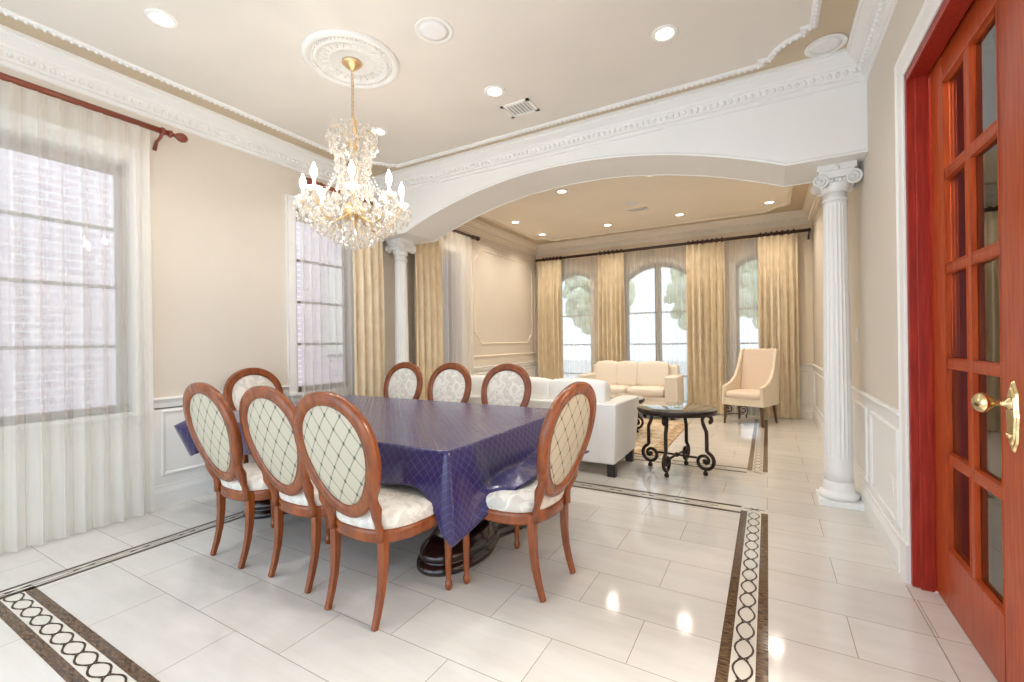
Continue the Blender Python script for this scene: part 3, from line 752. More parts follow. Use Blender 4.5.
# ------------------------------------------------------------------ curtain rods and curtains
def pleat_panel(name, along_axis, fixed, a0, a1, z0, z1, mat, nf, amp, label, cat, group, seed=0, top_scale=0.35, gather=0.0, solid=0.0):
    rnd = random.Random(seed); nu = nf * 12; nv = 18
    ph = [rnd.uniform(-0.5, 0.5) for _ in range(nf + 2)]; am = [rnd.uniform(0.75, 1.2) for _ in range(nf + 2)]
    def f(u, v):
        s = u * nf; k = int(min(s, nf - 1e-6)); fr = s - k
        A = amp * (top_scale + (1 - top_scale) * min(1, v * 3)) * (am[k] * (1 - fr) + am[k + 1] * fr)
        if v < 0.05: A = amp * 0.7
        w = math.sin(2 * PI * s + 0.5 * math.sin(v * 3 + ph[k]))
        w = math.copysign(abs(w) ** 0.75, w) + 0.25 * math.sin(6 * PI * s + ph[k] * 4)
        uu = u + gather * math.sin(PI * v) * (0.5 - u)
        a = a0 + (a1 - a0) * uu + 0.25 * A * math.sin(4 * PI * s) ; z = z1 + (z0 - z1) * v
        d = A * w
        if along_axis == 'y': return (fixed + d, a, z)
        return (a, fixed - d, z)
    mb = MB(); mb.grid(f, nu, nv)
    o = mb.build(name, mat)
    return tag(o, label, cat, group)
def rod(name, axis, fixed, a0, a1, z, mat, label, group, wallpos, r=0.022, finial=(True, True), brackets=(), rings=(), ringmat=None, cuffs=()):
    root = empty(name, (0, 0, 0)); tag(root, label, 'curtain rod', group)
    def P(a, d=0, zz=0): return (fixed + d, a, z + zz) if axis == 'y' else (a, fixed - d, z + zz)
    m_ = MB(); m_.tube([P(a0), P(a1)], r, 12); m_.build('rod_pole', mat, root)
    for e, (a, on) in enumerate(((a0, finial[0]), (a1, finial[1]))):
        if not on: continue
        sg = -1 if e == 0 else 1
        pr = [(0.020, 0), (0.026, 0.01), (0.026, 0.02), (0.014, 0.028), (0.012, 0.045), (0.02, 0.055), (0.030, 0.075), (0.034, 0.095), (0.028, 0.118), (0.012, 0.135), (0.002, 0.14)]
        pr = [(q * 1.12, sg * w) for q, w in pr]
        m_ = MB(); c = P(a); m_.lathe(pr, c, 16, axis=axis); m_.build('finial', mat, root)
    for bpos in brackets:
        m_ = MB(); d = wallpos
        pts = [P(bpos, 0, -0.015), P(bpos, d * 0.35, -0.045), P(bpos, d * 0.75, -0.06), P(bpos, d, -0.12)]
        m_.tube(pts, [0.012, 0.011, 0.012, 0.015], 8)
        m_.tube([P(bpos - 0.01), P(bpos + 0.01)], r + 0.007, 12)
        m_.build('bracket', mat, root)
    for q in rings:
        m_ = MB(); m_.lathe([(r + 0.004, -0.016), (r + 0.016, -0.013), (r + 0.022, 0), (r + 0.016, 0.013), (r + 0.004, 0.016)], P(q), 12, axis=axis); m_.build('curtain_ring', ringmat or mat, root)
    return root
XC = XL + 0.14
rod('curtain_rod', 'y', XC, 0.15, 1.77, 3.012, ROD, 'reddish wood curtain rod with egg finial over the large left window', 'wooden curtain rods', -0.14, brackets=(1.73, 0.25))
rod('curtain_rod', 'y', XC, 3.13, 4.02, 3.012, ROD, 'reddish wood curtain rod behind the chandelier', 'wooden curtain rods', -0.14, brackets=(3.18, 3.95))
rod('curtain_rod', 'y', XC, 4.66, 6.10, 3.02, RODD, 'dark wood curtain rod on living room left wall just past the arch', 'wooden curtain rods', -0.14, brackets=(4.75, 6.05))
YC = YB - 0.16
rings = []
for a, b in ((-4.08, -3.62), (-2.86, -2.36), (-1.24, -0.62), (-0.12, 0.42)):
    k = int((b - a) / 0.072)
    rings += [a + (b - a) * (j + 0.5) / k for j in range(k)]
r_ = rod('curtain_rod', 'x', YC, -4.22, 0.61, 3.0, RODD, 'long dark wood curtain rod with rings across the living room back wall', 'wooden curtain rods', -0.16, brackets=(-4.18, 0.59), rings=rings, finial=(False, False), r=0.026)
# sheers left wall
pleat_panel('sheer_curtain', 'y', XC, 0.88, 1.64, 0.015, 2.985, SHEER, 7, 0.03, 'right-hand white sheer panel on the large left window, open wall beside it', 'curtain', 'white sheer curtains', 1)
pleat_panel('sheer_curtain', 'y', XC, 0.15, 0.88, 0.015, 2.985, SHEER, 7, 0.03, 'white sheer panel cut by the left edge of the photo', 'curtain', 'white sheer curtains', 2)
pleat_panel('sheer_curtain', 'y', XC, 2.92, 3.62, 0.015, 2.985, SHEER, 7, 0.025, 'white sheer panel on narrow window behind the chandelier', 'curtain', 'white sheer curtains', 3)
pleat_panel('sheer_curtain', 'y', XC, 5.20, 6.00, 0.015, 2.995, SHEER, 7, 0.025, 'white sheer panel on living room left window beyond the arch', 'curtain', 'white sheer curtains', 4)
pleat_panel('drape', 'y', XC, 3.58, 4.03, 0.015, 2.985, DRAPE, 4, 0.055, 'gold beige brocade drape left of the far column, dining side', 'curtain', 'gold beige drapes', 5)
pleat_panel('drape', 'y', XC, 4.62, 5.24, 0.015, 2.995, DRAPE, 5, 0.055, 'gold beige brocade drape just right of the far column', 'curtain', 'gold beige drapes', 6)
for k, (a, b, lb) in enumerate(((-4.16, -3.62, 'gold beige drape in the back left corner of the living room'), (-2.86, -2.34, 'gold beige drape between narrow left window and the arched double door'), (-1.24, -0.62, 'gold beige drape between arched double door and the wing chair'), (-0.13, 0.43, 'gold beige drape behind the wing chair, rightmost on the back wall'))):
    pleat_panel('drape', 'x', YC - 0.03, a, b, 0.015, 2.965, DRAPE, 6, 0.062, lb, 'curtain', 'gold beige drapes', 10 + k, gather=0.0)
for k, (a, b, lb) in enumerate(((-3.66, -2.82, 'white sheer over the narrow arched window left of the double door'), (-2.40, -1.79, 'white sheer over the left half of the arched double door'), (-1.78, -1.20, 'white sheer over the right half of the arched double door'), (-0.66, 0.0, 'white sheer over the arched window behind the wing chair'))):
    pleat_panel('sheer_curtain', 'x', YC + 0.05, a, b, 0.015, 2.97, SHEER, 8, 0.02, lb, 'curtain', 'white sheer curtains', 20 + k)

# ------------------------------------------------------------------ ceiling fittings
def downlight(x, y, label, group, first=[None]):
    if first[0] is None:
        root = empty('recessed_light', (x, y, ZC - 0.004))
        m_ = MB(); m_.lathe([(0.085, 0.0), (0.086, -0.004), (0.078, -0.010), (0.062, -0.010), (0.056, -0.002), (0.056, 0.0)], seg=32); m_.build('trim_ring', WHITEPL, root)
        m_ = MB(); m_.lathe([(0.056, -0.003), (0.04, -0.005), (0.001, -0.006)], seg=24); m_.build('lamp_lens', LENS, root)
        first[0] = root
    else: root = copy_tree(first[0])
    root.location = (x, y, ZC - 0.004); tag(root, label, 'ceiling light', group)
    l = area('lamp_light', (x, y, ZC - 0.03), (0, 0, 0), 0.11, 5.4 if y < 4 else 6.6, (1.0, 0.98, 0.96) if y < 4 else (1.0, 0.88, 0.74), 'DISK'); l.data.spread = math.radians(130)
for x, y, lb in ((-3.24, 1.35, 'recessed light in dining ceiling, top left above the window side'), (-0.57, 3.10, 'recessed light in dining ceiling right of the white air vent'), (-1.90, 3.10, 'recessed light in dining ceiling just left of the air vent'), (-3.22, 3.11, 'recessed light in dining ceiling close behind the chandelier')):
    downlight(x, y, lb, 'dining room downlights')
liv = [(-3.70, 5.63, 'leftmost living room downlight, nearest the arch'), (-2.40, 5.63, 'living room downlight nearest the arch, second from left'), (-1.22, 5.63, 'living room downlight nearest the arch, under its crown'),
       (-3.70, 6.66, 'living room downlight by the left wall, middle of three'), (0.05, 6.67, 'living room downlight near right tray moulding, nearer the arch'), (-3.70, 7.70, 'living room downlight in the far left ceiling corner'),
       (-2.42, 7.70, 'living room downlight along the back wall, second from left'), (-1.22, 7.70, 'living room downlight along the back wall, third from left'), (0.05, 7.74, 'living room downlight in the far right ceiling corner')]
for x, y, lb in liv: downlight(x, y, lb, 'living room downlights')
def speaker(x, y, label, r=0.125):
    root = empty('ceiling_speaker', (x, y, ZC - 0.004)); tag(root, label, 'speaker', 'round ceiling speakers')
    m_ = MB(); m_.lathe([(r, 0.0), (r, -0.003), (r - 0.006, -0.005), (r - 0.012, -0.004)], seg=40); m_.build('bezel', WHITEPL, root)
    m_ = MB(); m_.lathe([(r - 0.012, -0.003), (r * 0.5, -0.006), (0.001, -0.006)], seg=40); m_.build('grille', SPEAK, root)
speaker(-1.866, 2.30, 'round white speaker in dining ceiling right of the chandelier medallion')
speaker(0.375, 3.81, 'round speaker in tan ceiling corner above the right column')
speaker(-1.727, 6.68, 'round white speaker in middle of living room ceiling', 0.11)
def vent(x, y, w, d, label):
    root = empty('air_vent', (x, y, ZC - 0.004)); tag(root, label, 'air vent', 'ceiling air vents')
    m_ = MB(); t = 0.028
    m_.box(-w / 2, w / 2, -d / 2, -d / 2 + t, -0.01, 0); m_.box(-w / 2, w / 2, d / 2 - t, d / 2, -0.01, 0); m_.box(-w / 2, -w / 2 + t, -d / 2, d / 2, -0.01, 0); m_.box(w / 2 - t, w / 2, -d / 2, d / 2, -0.01, 0)
    m_.build('vent_frame', WHITEPL, root)
    m_ = MB(); m_.box(-w / 2 + t, w / 2 - t, -d / 2 + t, d / 2 - t, -0.003, 0.0); m_.build('vent_backing', METALGREY, root)
    m_ = MB(); n = 7
    for k in range(n):
        xx = -w / 2 + t + (w - 2 * t) * (k + 0.5) / n
        m_.hexa([(xx - 0.010, -d / 2 + t, -0.009), (xx - 0.007, -d / 2 + t, -0.009), (xx - 0.007, d / 2 - t, -0.009), (xx - 0.010, d / 2 - t, -0.009), (xx + 0.004, -d / 2 + t, -0.002), (xx + 0.007, -d / 2 + t, -0.002), (xx + 0.007, d / 2 - t, -0.002), (xx + 0.004, d / 2 - t, -0.002)])
    m_.build('vent_slats', SPEAK, root)
vent(-1.85, 3.44, 0.27, 0.22, 'white louvred air vent in dining ceiling near the beam')
vent(-1.74, 7.05, 0.30, 0.16, 'air vent in middle of living room ceiling beside the speaker')
vent(-1.80, 5.37, 0.36, 0.10, 'slim air vent in living room ceiling just beyond the arch')
# medallion
root = empty('ceiling_medallion', (-2.575, 2.245, ZC)); tag(root, 'round white plaster ceiling medallion above the chandelier', 'ceiling medallion')
m_ = MB(); m_.lathe([(0.335, 0), (0.335, -0.012), (0.318, -0.028), (0.30, -0.032), (0.285, -0.022), (0.275, -0.014), (0.262, -0.016), (0.252, -0.028), (0.24, -0.030), (0.228, -0.018), (0.20, -0.012), (0.16, -0.012), (0.15, -0.02), (0.14, -0.012), (0.08, -0.014), (0.001, -0.014)], seg=72)
m_.build('medallion_disc', PLASTER, root)
m_ = MB()
for k in range(60):
    a = 2 * PI * k / 60; m_.ball((0.268 * math.cos(a), 0.268 * math.sin(a), -0.018), 0.010, 6, 4)
for k in range(24):
    a = 2 * PI * k / 24; m_.tube([(0.165 * math.cos(a), 0.165 * math.sin(a), -0.013), (0.215 * math.cos(a + 0.06), 0.215 * math.sin(a + 0.06), -0.015)], [0.003, 0.005], 6)
m_.build('relief_beading', PLASTER, root)['kind'] = 'stuff'
# wall plates
def plate(name, x, y, z, label, cat):
    o = empty(name, (x, y, z)); tag(o, label, cat)
    m_ = MB(); m_.box(-0.006, 0, -0.038, 0.038, -0.06, 0.06); m_.build('cover_plate', WHITEPL, o, bevel=0.002)
    m_ = MB()
    if cat == 'switch': m_.box(-0.010, -0.005, -0.016, 0.016, -0.033, 0.033)
    else:
        for zz in (-0.022, 0.022): m_.box(-0.009, -0.005, -0.015, 0.015, zz - 0.014, zz + 0.014)
    m_.build('rocker' if cat == 'switch' else 'socket', SPEAK, o)
plate('light_switch', XR, 4.56, 1.32, 'white light switch on the right wall just past the column', 'switch')
plate('power_outlet', XR - 0.004, 3.42, 0.42, 'white outlet low in the right wainscot beside the door casing', 'outlet')

# ------------------------------------------------------------------ chandelier
CH = Vector((-2.575, 2.245, 0))
ch = empty('chandelier', CH); tag(ch, 'gilt crystal chandelier with candle bulbs hanging over the dining table', 'chandelier')
m_ = MB(); m_.lathe([(0.068, ZC - 0.014), (0.070, ZC - 0.024), (0.060, ZC - 0.034), (0.040, ZC - 0.052), (0.018, ZC - 0.066), (0.010, ZC - 0.075)], seg=32); m_.build('ceiling_canopy', GOLD, ch)
m_ = MB(); z = ZC - 0.075; k = 0
while z > 2.93:
    pts = []
    for j in range(12):
        a = 2 * PI * j / 12; u = 0.0095 * math.cos(a); v = 0.019 * math.sin(a)
        pts.append((u, 0, z - 0.012 + v) if k % 2 == 0 else (0, u, z - 0.012 + v))
    m_.tube(pts, 0.0032, 6, closed=True); z -= 0.028; k += 1
m_.build('hanging_chain', GOLD, ch)
m_ = MB(); m_.lathe([(0.004, 2.94), (0.018, 2.925), (0.02, 2.90), (0.008, 2.885), (0.008, 2.80), (0.03, 2.76), (0.038, 2.72), (0.012, 2.68), (0.012, 2.56), (0.028, 2.52), (0.034, 2.47), (0.012, 2.43), (0.012, 2.36), (0.03, 2.33), (0.062, 2.29), (0.075, 2.25), (0.05, 2.205), (0.02, 2.18), (0.012, 2.14), (0.022, 2.12), (0.002, 2.09)], seg=20); m_.build('center_stem', GOLD, ch)
# upper crown of curled crystal arms
for k in range(8):
    a = 2 * PI * k / 8 + 0.2; ca, sa = math.cos(a), math.sin(a); pts = []
    for t in range(15):
        u = t / 14; r = 0.015 + 0.135 * math.sin(u * PI * 0.62) ** 1.1; z = 2.74 + 0.13 * math.sin(u * PI * 0.95) + (-0.03 * u)
        pts.append((r * ca, r * sa, z))
    m_ = MB(); m_.tube(pts, 0.006, 6); m_.build('crown_arm', GOLD if k % 2 else CRYSTAL, ch)
NA = 8; arm_ends = []
A0 = YAW + 0.30
for k in range(NA):
    a = 2 * PI * k / NA + A0; ca, sa = math.cos(a), math.sin(a); R_ = 0.335
    pts = []
    for t in range(19):
        u = t / 18
        r = 0.04 + (R_ - 0.04) * u; z = 2.235 - 0.085 * math.sin(u * PI * 0.9) + 0.09 * max(0, u - 0.55) / 0.45 * (max(0, u - 0.55) / 0.45)
        pts.append((r * ca, r * sa, z))
    arm = MB(); arm.tube(pts, 0.0075, 8); 
    zt = pts[-1][2]
    arm.lathe([(0.004, zt - 0.02), (0.012, zt), (0.012, zt + 0.01)], (R_ * ca, R_ * sa, 0), 12)
    ao = arm.build('lamp_arm', GOLD, ch)
    cup = MB(); cup.lathe([(0.008, zt + 0.005), (0.034, zt + 0.012), (0.052, zt + 0.026), (0.054, zt + 0.03), (0.034, zt + 0.02), (0.01, zt + 0.016)], (R_ * ca, R_ * sa, 0), 20, flute=lambda kk, z: 1 + 0.05 * (kk % 2)); cup.build('drip_cup', CRYSTAL, ao)
    cd = MB(); cd.lathe([(0.012, zt + 0.012), (0.0125, zt + 0.03), (0.0105, zt + 0.035), (0.0105, zt + 0.09)], (R_ * ca, R_ * sa, 0), 14); cd.build('candle_sleeve', WHITEPL, ao)
    bl = MB(); bl.lathe([(0.006, zt + 0.088), (0.014, zt + 0.10), (0.021, zt + 0.122), (0.0195, zt + 0.145), (0.011, zt + 0.168), (0.004, zt + 0.185), (0.001, zt + 0.195)], (R_ * ca, R_ * sa, 0), 14); bl.build('candle_bulb', BULB, ao)
    arm_ends.append((R_ * ca, R_ * sa, zt, a))
def pendant_mesh(L_=0.05, w=0.013):
    b = MB(); b.lathe([(0.0008, L_ / 2), (w * 0.35, L_ * 0.28), (w * 0.8, -0.02 * 0), (w, -L_ * 0.2), (w * 0.62, -L_ * 0.38), (0.001, -L_ / 2)], seg=6, smooth=False); return b
P1 = pendant_mesh(0.058, 0.0145).build('crystal_drop', CRYSTAL, ch)
drops = []
rnd = random.Random(3)
for (x, y, z, a) in arm_ends:
    for j in range(6):
        b = a + j * PI / 3; drops.append((x + 0.052 * math.cos(b), y + 0.052 * math.sin(b), z - 0.012, 1.0))
    drops.append((x, y, z - 0.06, 1.25))
for k in range(24):
    a = 2 * PI * k / 24; r = 0.21; drops.append((r * math.cos(a), r * math.sin(a), 2.115 - 0.02 * (k % 2), 1.15))
for k in range(16):
    a = 2 * PI * k / 16 + .1; r = 0.135; drops.append((r * math.cos(a), r * math.sin(a), 2.06 - 0.02 * (k % 2), 1.15))
drops.append((0, 0, 2.02, 1.9))
drops = drops[:98] 
for i, (x, y, z, s_) in enumerate(drops):
    o = P1 if i == 0 else P1.copy()
    if i: COL.objects.link(o); o.parent = ch
    o.location = (x, y, z); o.scale = (s_, s_, s_); o.rotation_euler = (rnd.uniform(-.12, .12), rnd.uniform(-.12, .12), rnd.uniform(0, 3))
# strings of beads and the many small drops (uncountable)
st = MB()
def small_drop(x, y, z, L_=0.036, w=0.010):
    st.lathe([(0.0008, L_ / 2), (w * 0.6, L_ * 0.15), (w, -L_ * 0.15), (0.001, -L_ / 2)], (x, y, z), 5, smooth=False)
def swag(p, q, sag, n=11, r=0.0078):
    for t in range(n + 1):
        u = t / n; st.ball((p[0] + (q[0] - p[0]) * u, p[1] + (q[1] - p[1]) * u, p[2] + (q[2] - p[2]) * u - sag * 4 * u * (1 - u)), r, 5, 4)
for k in range(NA):
    e = arm_ends[k]; e2 = arm_ends[(k + 1) % NA]
    swag((e[0], e[1], e[2]), (e2[0], e2[1], e2[2]), 0.10, 15)
    a = e[3]; top = (0.13 * math.cos(a), 0.13 * math.sin(a), 2.76)
    swag(top, (0.05 * math.cos(a), 0.05 * math.sin(a), 2.35), -0.03, 20, 0.0085)
    swag((0.10 * math.cos(a), 0.10 * math.sin(a), 2.60), (e[0] * .92, e[1] * .92, e[2]), 0.07, 18)
    m0 = ((e[0] + e2[0]) / 2, (e[1] + e2[1]) / 2)
    for q, dz in ((1.0, -0.15), (0.82, -0.13), (0.6, -0.10)): small_drop(m0[0] * q, m0[1] * q, e[2] + dz)
    for u in (0.25, 0.45, 0.65, 0.85): small_drop(e[0] * u, e[1] * u, 2.14 + 0.03 * math.cos(u * 9) - 0.02, 0.042, 0.011)
for ring, (r, z, n) in enumerate(((0.165, 2.82, 24), (0.165, 2.78, 24), (0.16, 2.73, 24), (0.14, 2.69, 20), (0.125, 2.65, 20), (0.115, 2.61, 18), (0.11, 2.57, 18), (0.105, 2.53, 18), (0.105, 2.49, 18), (0.11, 2.45, 18), (0.12, 2.41, 20), (0.13, 2.37, 20), (0.17, 2.32, 24), (0.20, 2.27, 24), (0.24, 2.22, 26), (0.29, 2.17, 30), (0.25, 2.12, 26), (0.17, 2.07, 18), (0.09, 2.03, 12), (0.36, 2.19, 34), (0.39, 2.24, 30))):
    for k in range(n):
        a = 2 * PI * (k + rnd.random() * .5) / n; rr = r + rnd.uniform(-0.012, 0.012); small_drop(rr * math.cos(a), rr * math.sin(a), z + rnd.uniform(-0.02, 0.02), 0.048, 0.014)
for k in range(10):
    a = 2 * PI * k / 10; swag((0.15 * math.cos(a), 0.15 * math.sin(a), 2.80), (0.15 * math.cos(a + .63), 0.15 * math.sin(a + .63), 2.80), 0.06, 9, 0.007)
o = st.build('crystal_beads', CRYSTAL, ch); o['kind'] = 'stuff'

# ------------------------------------------------------------------ dining chair
def back_pt(u, v, off=0.0):      # u across, v height; curved and raked back plane, off = towards the front
    t = max(0.0, v - 0.43)
    y = -0.205 - 0.34 * t + 0.13 * t * t
    return Vector((u, y + 0.12 * u * u + off, v))
OC, OW, OH = 0.785, 0.272, 0.300
def egg(a, s=1.0):
    u = math.cos(a) * (OW + 0.004) * s; v = math.sin(a) * (OH + 0.004) * s
    u *= 1 + 0.16 * v / OH - 0.03
    return u, OC + v
def make_chair():
    root = empty('dining_chair'); n = 64
    # oval frame
    m_ = MB()
    prof = [(-0.035, -0.010), (-0.028, -0.020), (0.022, -0.024), (0.031, -0.014), (0.032, 0.012), (0.022, 0.023), (0.010, 0.016), (-0.006, 0.023), (-0.026, 0.022), (-0.035, 0.012)]
    vs = []; fs = []; mp_n = len(prof)
    for k in range(n):
        a = 2 * PI * k / n; u0, v0 = egg(a); cen = Vector((0, OC)); d = (Vector((u0, v0)) - cen); Ld = d.length; d.normalize()
        for (pr, pd) in prof:
            q = cen + d * (Ld - 0.030 + pr); vs.append(back_pt(q.x, q.y, pd))
    for k in range(n):
        for j in range(mp_n): fs.append((k * mp_n + j, ((k + 1) % n) * mp_n + j, ((k + 1) % n) * mp_n + (j + 1) % mp_n, k * mp_n + (j + 1) % mp_n))
    m_.add(vs, fs, None, True); m_.build('back_frame', WOOD, root)
    # upholstered panel, front damask, rear lattice
    for nm, mat, off, bul in (('back_cushion', DAMASK, 0.006, 0.028), ('back_panel', LATTICE, -0.008, -0.012)):
        m_ = MB()
        def f(u, v):
            a = 2 * PI * u; uu, vv = egg(a); sc = v * (1 - 0.052 / OW); x_ = uu * sc; z_ = OC + (vv - OC) * sc
            return back_pt(x_, z_, off + bul * (1 - v ** 3))
        m_.grid(f, 48, 10, wrap=True); m_.build(nm, mat, root)
    # stiles: neck between seat and oval, and rear sabre legs
    for sx in (-1, 1):
        m_ = MB()
        pts = []; rd = []
        for (x_, z_, r_) in ((0.168, 0.39, 0.022), (0.168, 0.44, 0.022), (0.166, 0.475, 0.019), (0.172, 0.515, 0.026), (0.181, 0.55, 0.030), (0.178, 0.585, 0.024), (0.190, 0.63, 0.020), (0.212, 0.68, 0.010)):
            p = back_pt(x_ * sx, max(z_, 0.45)); p.z = z_; pts.append(p); rd.append(r_)
        m_.tube(pts, rd, 8, sq=0.85, up=(1, 0, 0)); m_.build('back_post', WOOD, root)
        m_ = MB()
        pts = [(sx * 0.168, -0.190, 0.43), (sx * 0.168, -0.188, 0.34), (sx * 0.166, -0.190, 0.25), (sx * 0.164, -0.200, 0.16), (sx * 0.163, -0.218, 0.08), (sx * 0.163, -0.243, 0.0)]
        m_.tube(pts, [0.029, 0.028, 0.026, 0.023, 0.021, 0.019], 4, sq=1.0, up=(1, 0.0, 0)); m_.build('leg', WOOD, root, bevel=0.005)
        m_ = MB()
        m_.lathe([(0.026, 0.42), (0.026, 0.35), (0.021, 0.345), (0.025, 0.335), (0.022, 0.325), (0.021, 0.30), (0.014, 0.065), (0.012, 0.05), (0.018, 0.042), (0.019, 0.025), (0.015, 0.006), (0.011, 0.0)], (sx * 0.243, 0.190, 0), 16); m_.build('leg', WOOD, root)
    # seat outline
    def outline(s, N=48):
        pts = []
        for k in range(N):
            a = 2 * PI * k / N; cx, sy = math.cos(a), math.sin(a)
            ex = 0.72
            x_ = 0.252 * math.copysign(abs(cx) ** ex, cx); y_ = 0.238 * math.copysign(abs(sy) ** ex, sy)
            x_ *= 1 + 0.08 * y_ / 0.235
            pts.append((x_ * s, y_ * s + 0.01))
        return pts
    m_ = MB(); prs = [(0.93, 0.372), (0.985, 0.375), (1.0, 0.385), (0.985, 0.400), (1.0, 0.412), (1.0, 0.428), (0.97, 0.436), (0.90, 0.436)]
    vs = []; N = 48
    for s_, z_ in prs: vs += [(x_, y_, z_) for x_, y_ in outline(s_)]
    fs = [(j * N + k, j * N + (k + 1) % N, (j + 1) * N + (k + 1) % N, (j + 1) * N + k) for j in range(len(prs) - 1) for k in range(N)]
    fs.append(tuple(range(N))[::-1]); fs.append(tuple((len(prs) - 1) * N + k for k in range(N)))
    m_.add(vs, fs, None, True); m_.build('seat_rail', WOOD, root)
    m_ = MB(); prs = [(0.955, 0.43), (0.985, 0.45), (0.985, 0.475), (0.955, 0.495), (0.88, 0.508), (0.7, 0.518), (0.4, 0.524), (0.05, 0.526)]
    vs = []
    for s_, z_ in prs: vs += [(x_, y_, z_) for x_, y_ in outline(s_)]
    fs = [(j * N + k, j * N + (k + 1) % N, (j + 1) * N + (k + 1) % N, (j + 1) * N + k) for j in range(len(prs) - 1) for k in range(N)]
    fs.append(tuple((len(prs) - 1) * N + k for k in range(N)))
    m_.add(vs, fs, None, True); m_.build('seat', DAMASK, root)
    return root
chair = make_chair()
R = math.radians
spots = [(-2.833, 1.722, R(-2), 'oval-back dining chair, leftmost of the three with their backs to us'),
         (-2.265, 1.742, R(-1), 'oval-back dining chair, middle of the three with their backs to us'),
         (-1.72, 1.69, R(-1), 'oval-back dining chair, rightmost of the three with their backs to us'),
         (-3.51, 3.39, R(180), 'oval-back dining chair across the table, leftmost, in front of the far column'),
         (-2.87, 3.39, R(180), 'oval-back dining chair across the table, middle of the far three'),
         (-2.19, 3.39, R(180), 'oval-back dining chair across the table, rightmost, in front of white sofa'),
         (-3.83, 2.43, R(-90), 'oval-back dining chair at the left head of the table by the wall'),
         (-1.215, 2.195, R(85), 'oval-back dining chair at the right head of the table, bunched cloth on seat')]
for i, (x, y, a, lb) in enumerate(spots):
    o = chair if i == 0 else copy_tree(chair)
    o.location = (x, y, 0); o.rotation_euler = (0, 0, a); tag(o, lb, 'chair', 'oval-back dining chairs around the table')

# ------------------------------------------------------------------ dining table and cloth
TX0, TX1, TY0, TY1, TZ = -3.86, -1.395, 1.78, 3.28, 0.757
tb = empty('dining_table', ((TX0 + TX1) / 2, (TY0 + TY1) / 2, 0)); tag(tb, 'long dark pedestal dining table under the navy cloth', 'table')
hx, hy = (TX1 - TX0) / 2, (TY1 - TY0) / 2
m_ = MB(); m_.box(-hx + .01, hx - .01, -hy + .01, hy - .01, 0.705, 0.748); m_.build('table_top', DARKWOOD, tb, bevel=0.008)
m_ = MB(); m_.box(-hx + .12, hx - .12, -hy + .12, hy - .12, 0.62, 0.706); m_.build('apron', DARKWOOD, tb, bevel=0.005)
for cx in (0.955, -0.78):
    # bilobed plinth running across the table
    m_ = MB()
    def lobe(sc, N=64):
        pts = []
        for k in range(N):
            a = 2 * PI * k / N
            r = 0.17 + 0.35 * abs(math.sin(a)) ** 2.6
            x_ = 0.21 * math.cos(a) * (0.72 + 0.28 * (abs(math.sin(a)) ** 0.5 if abs(math.cos(a)) > 0.3 else 1)); y_ = 0.575 * math.copysign(abs(math.sin(a)) ** 0.75, math.sin(a))
            pinch = 1 - 0.30 * math.exp(-(y_ / 0.14) ** 2)
            pts.append((cx + x_ * pinch * (1 + sc), y_ * (1 + sc * 0.5)))
        return pts
    prs = [(0.10, 0.0), (0.14, 0.015), (0.12, 0.04), (0.02, 0.05), (0.0, 0.06), (0.06, 0.075), (0.04, 0.10), (-0.06, 0.115), (-0.14, 0.14), (-0.22, 0.155), (-0.5, 0.165)]
    vs = []; N = 64
    for s_, z_ in prs: vs += [(p[0], p[1], z_) for p in lobe(s_)]
    fs = [(j * N + k, j * N + (k + 1) % N, (j + 1) * N + (k + 1) % N, (j + 1) * N + k) for j in range(len(prs) - 1) for k in range(N)]
    fs.append(tuple(range(N))[::-1]); fs.append(tuple((len(prs) - 1) * N + k for k in range(N)))
    m_.add(vs, fs, None, True); m_.build('pedestal_base', DARKWOOD, tb)
    for cy in (-0.37, 0.37):
        m_ = MB(); m_.lathe([(0.10, 0.15), (0.105, 0.17), (0.085, 0.19), (0.078, 0.24), (0.085, 0.25), (0.072, 0.26), (0.068, 0.52), (0.085, 0.54), (0.085, 0.56), (0.07, 0.58), (0.09, 0.62)], (cx, cy, 0), 48, flute=lambda k, z: (0.93 if (k % 4) == 0 else 1.0) if 0.25 < z < 0.53 else 1.0); m_.build('pedestal_column', DARKWOOD, tb)
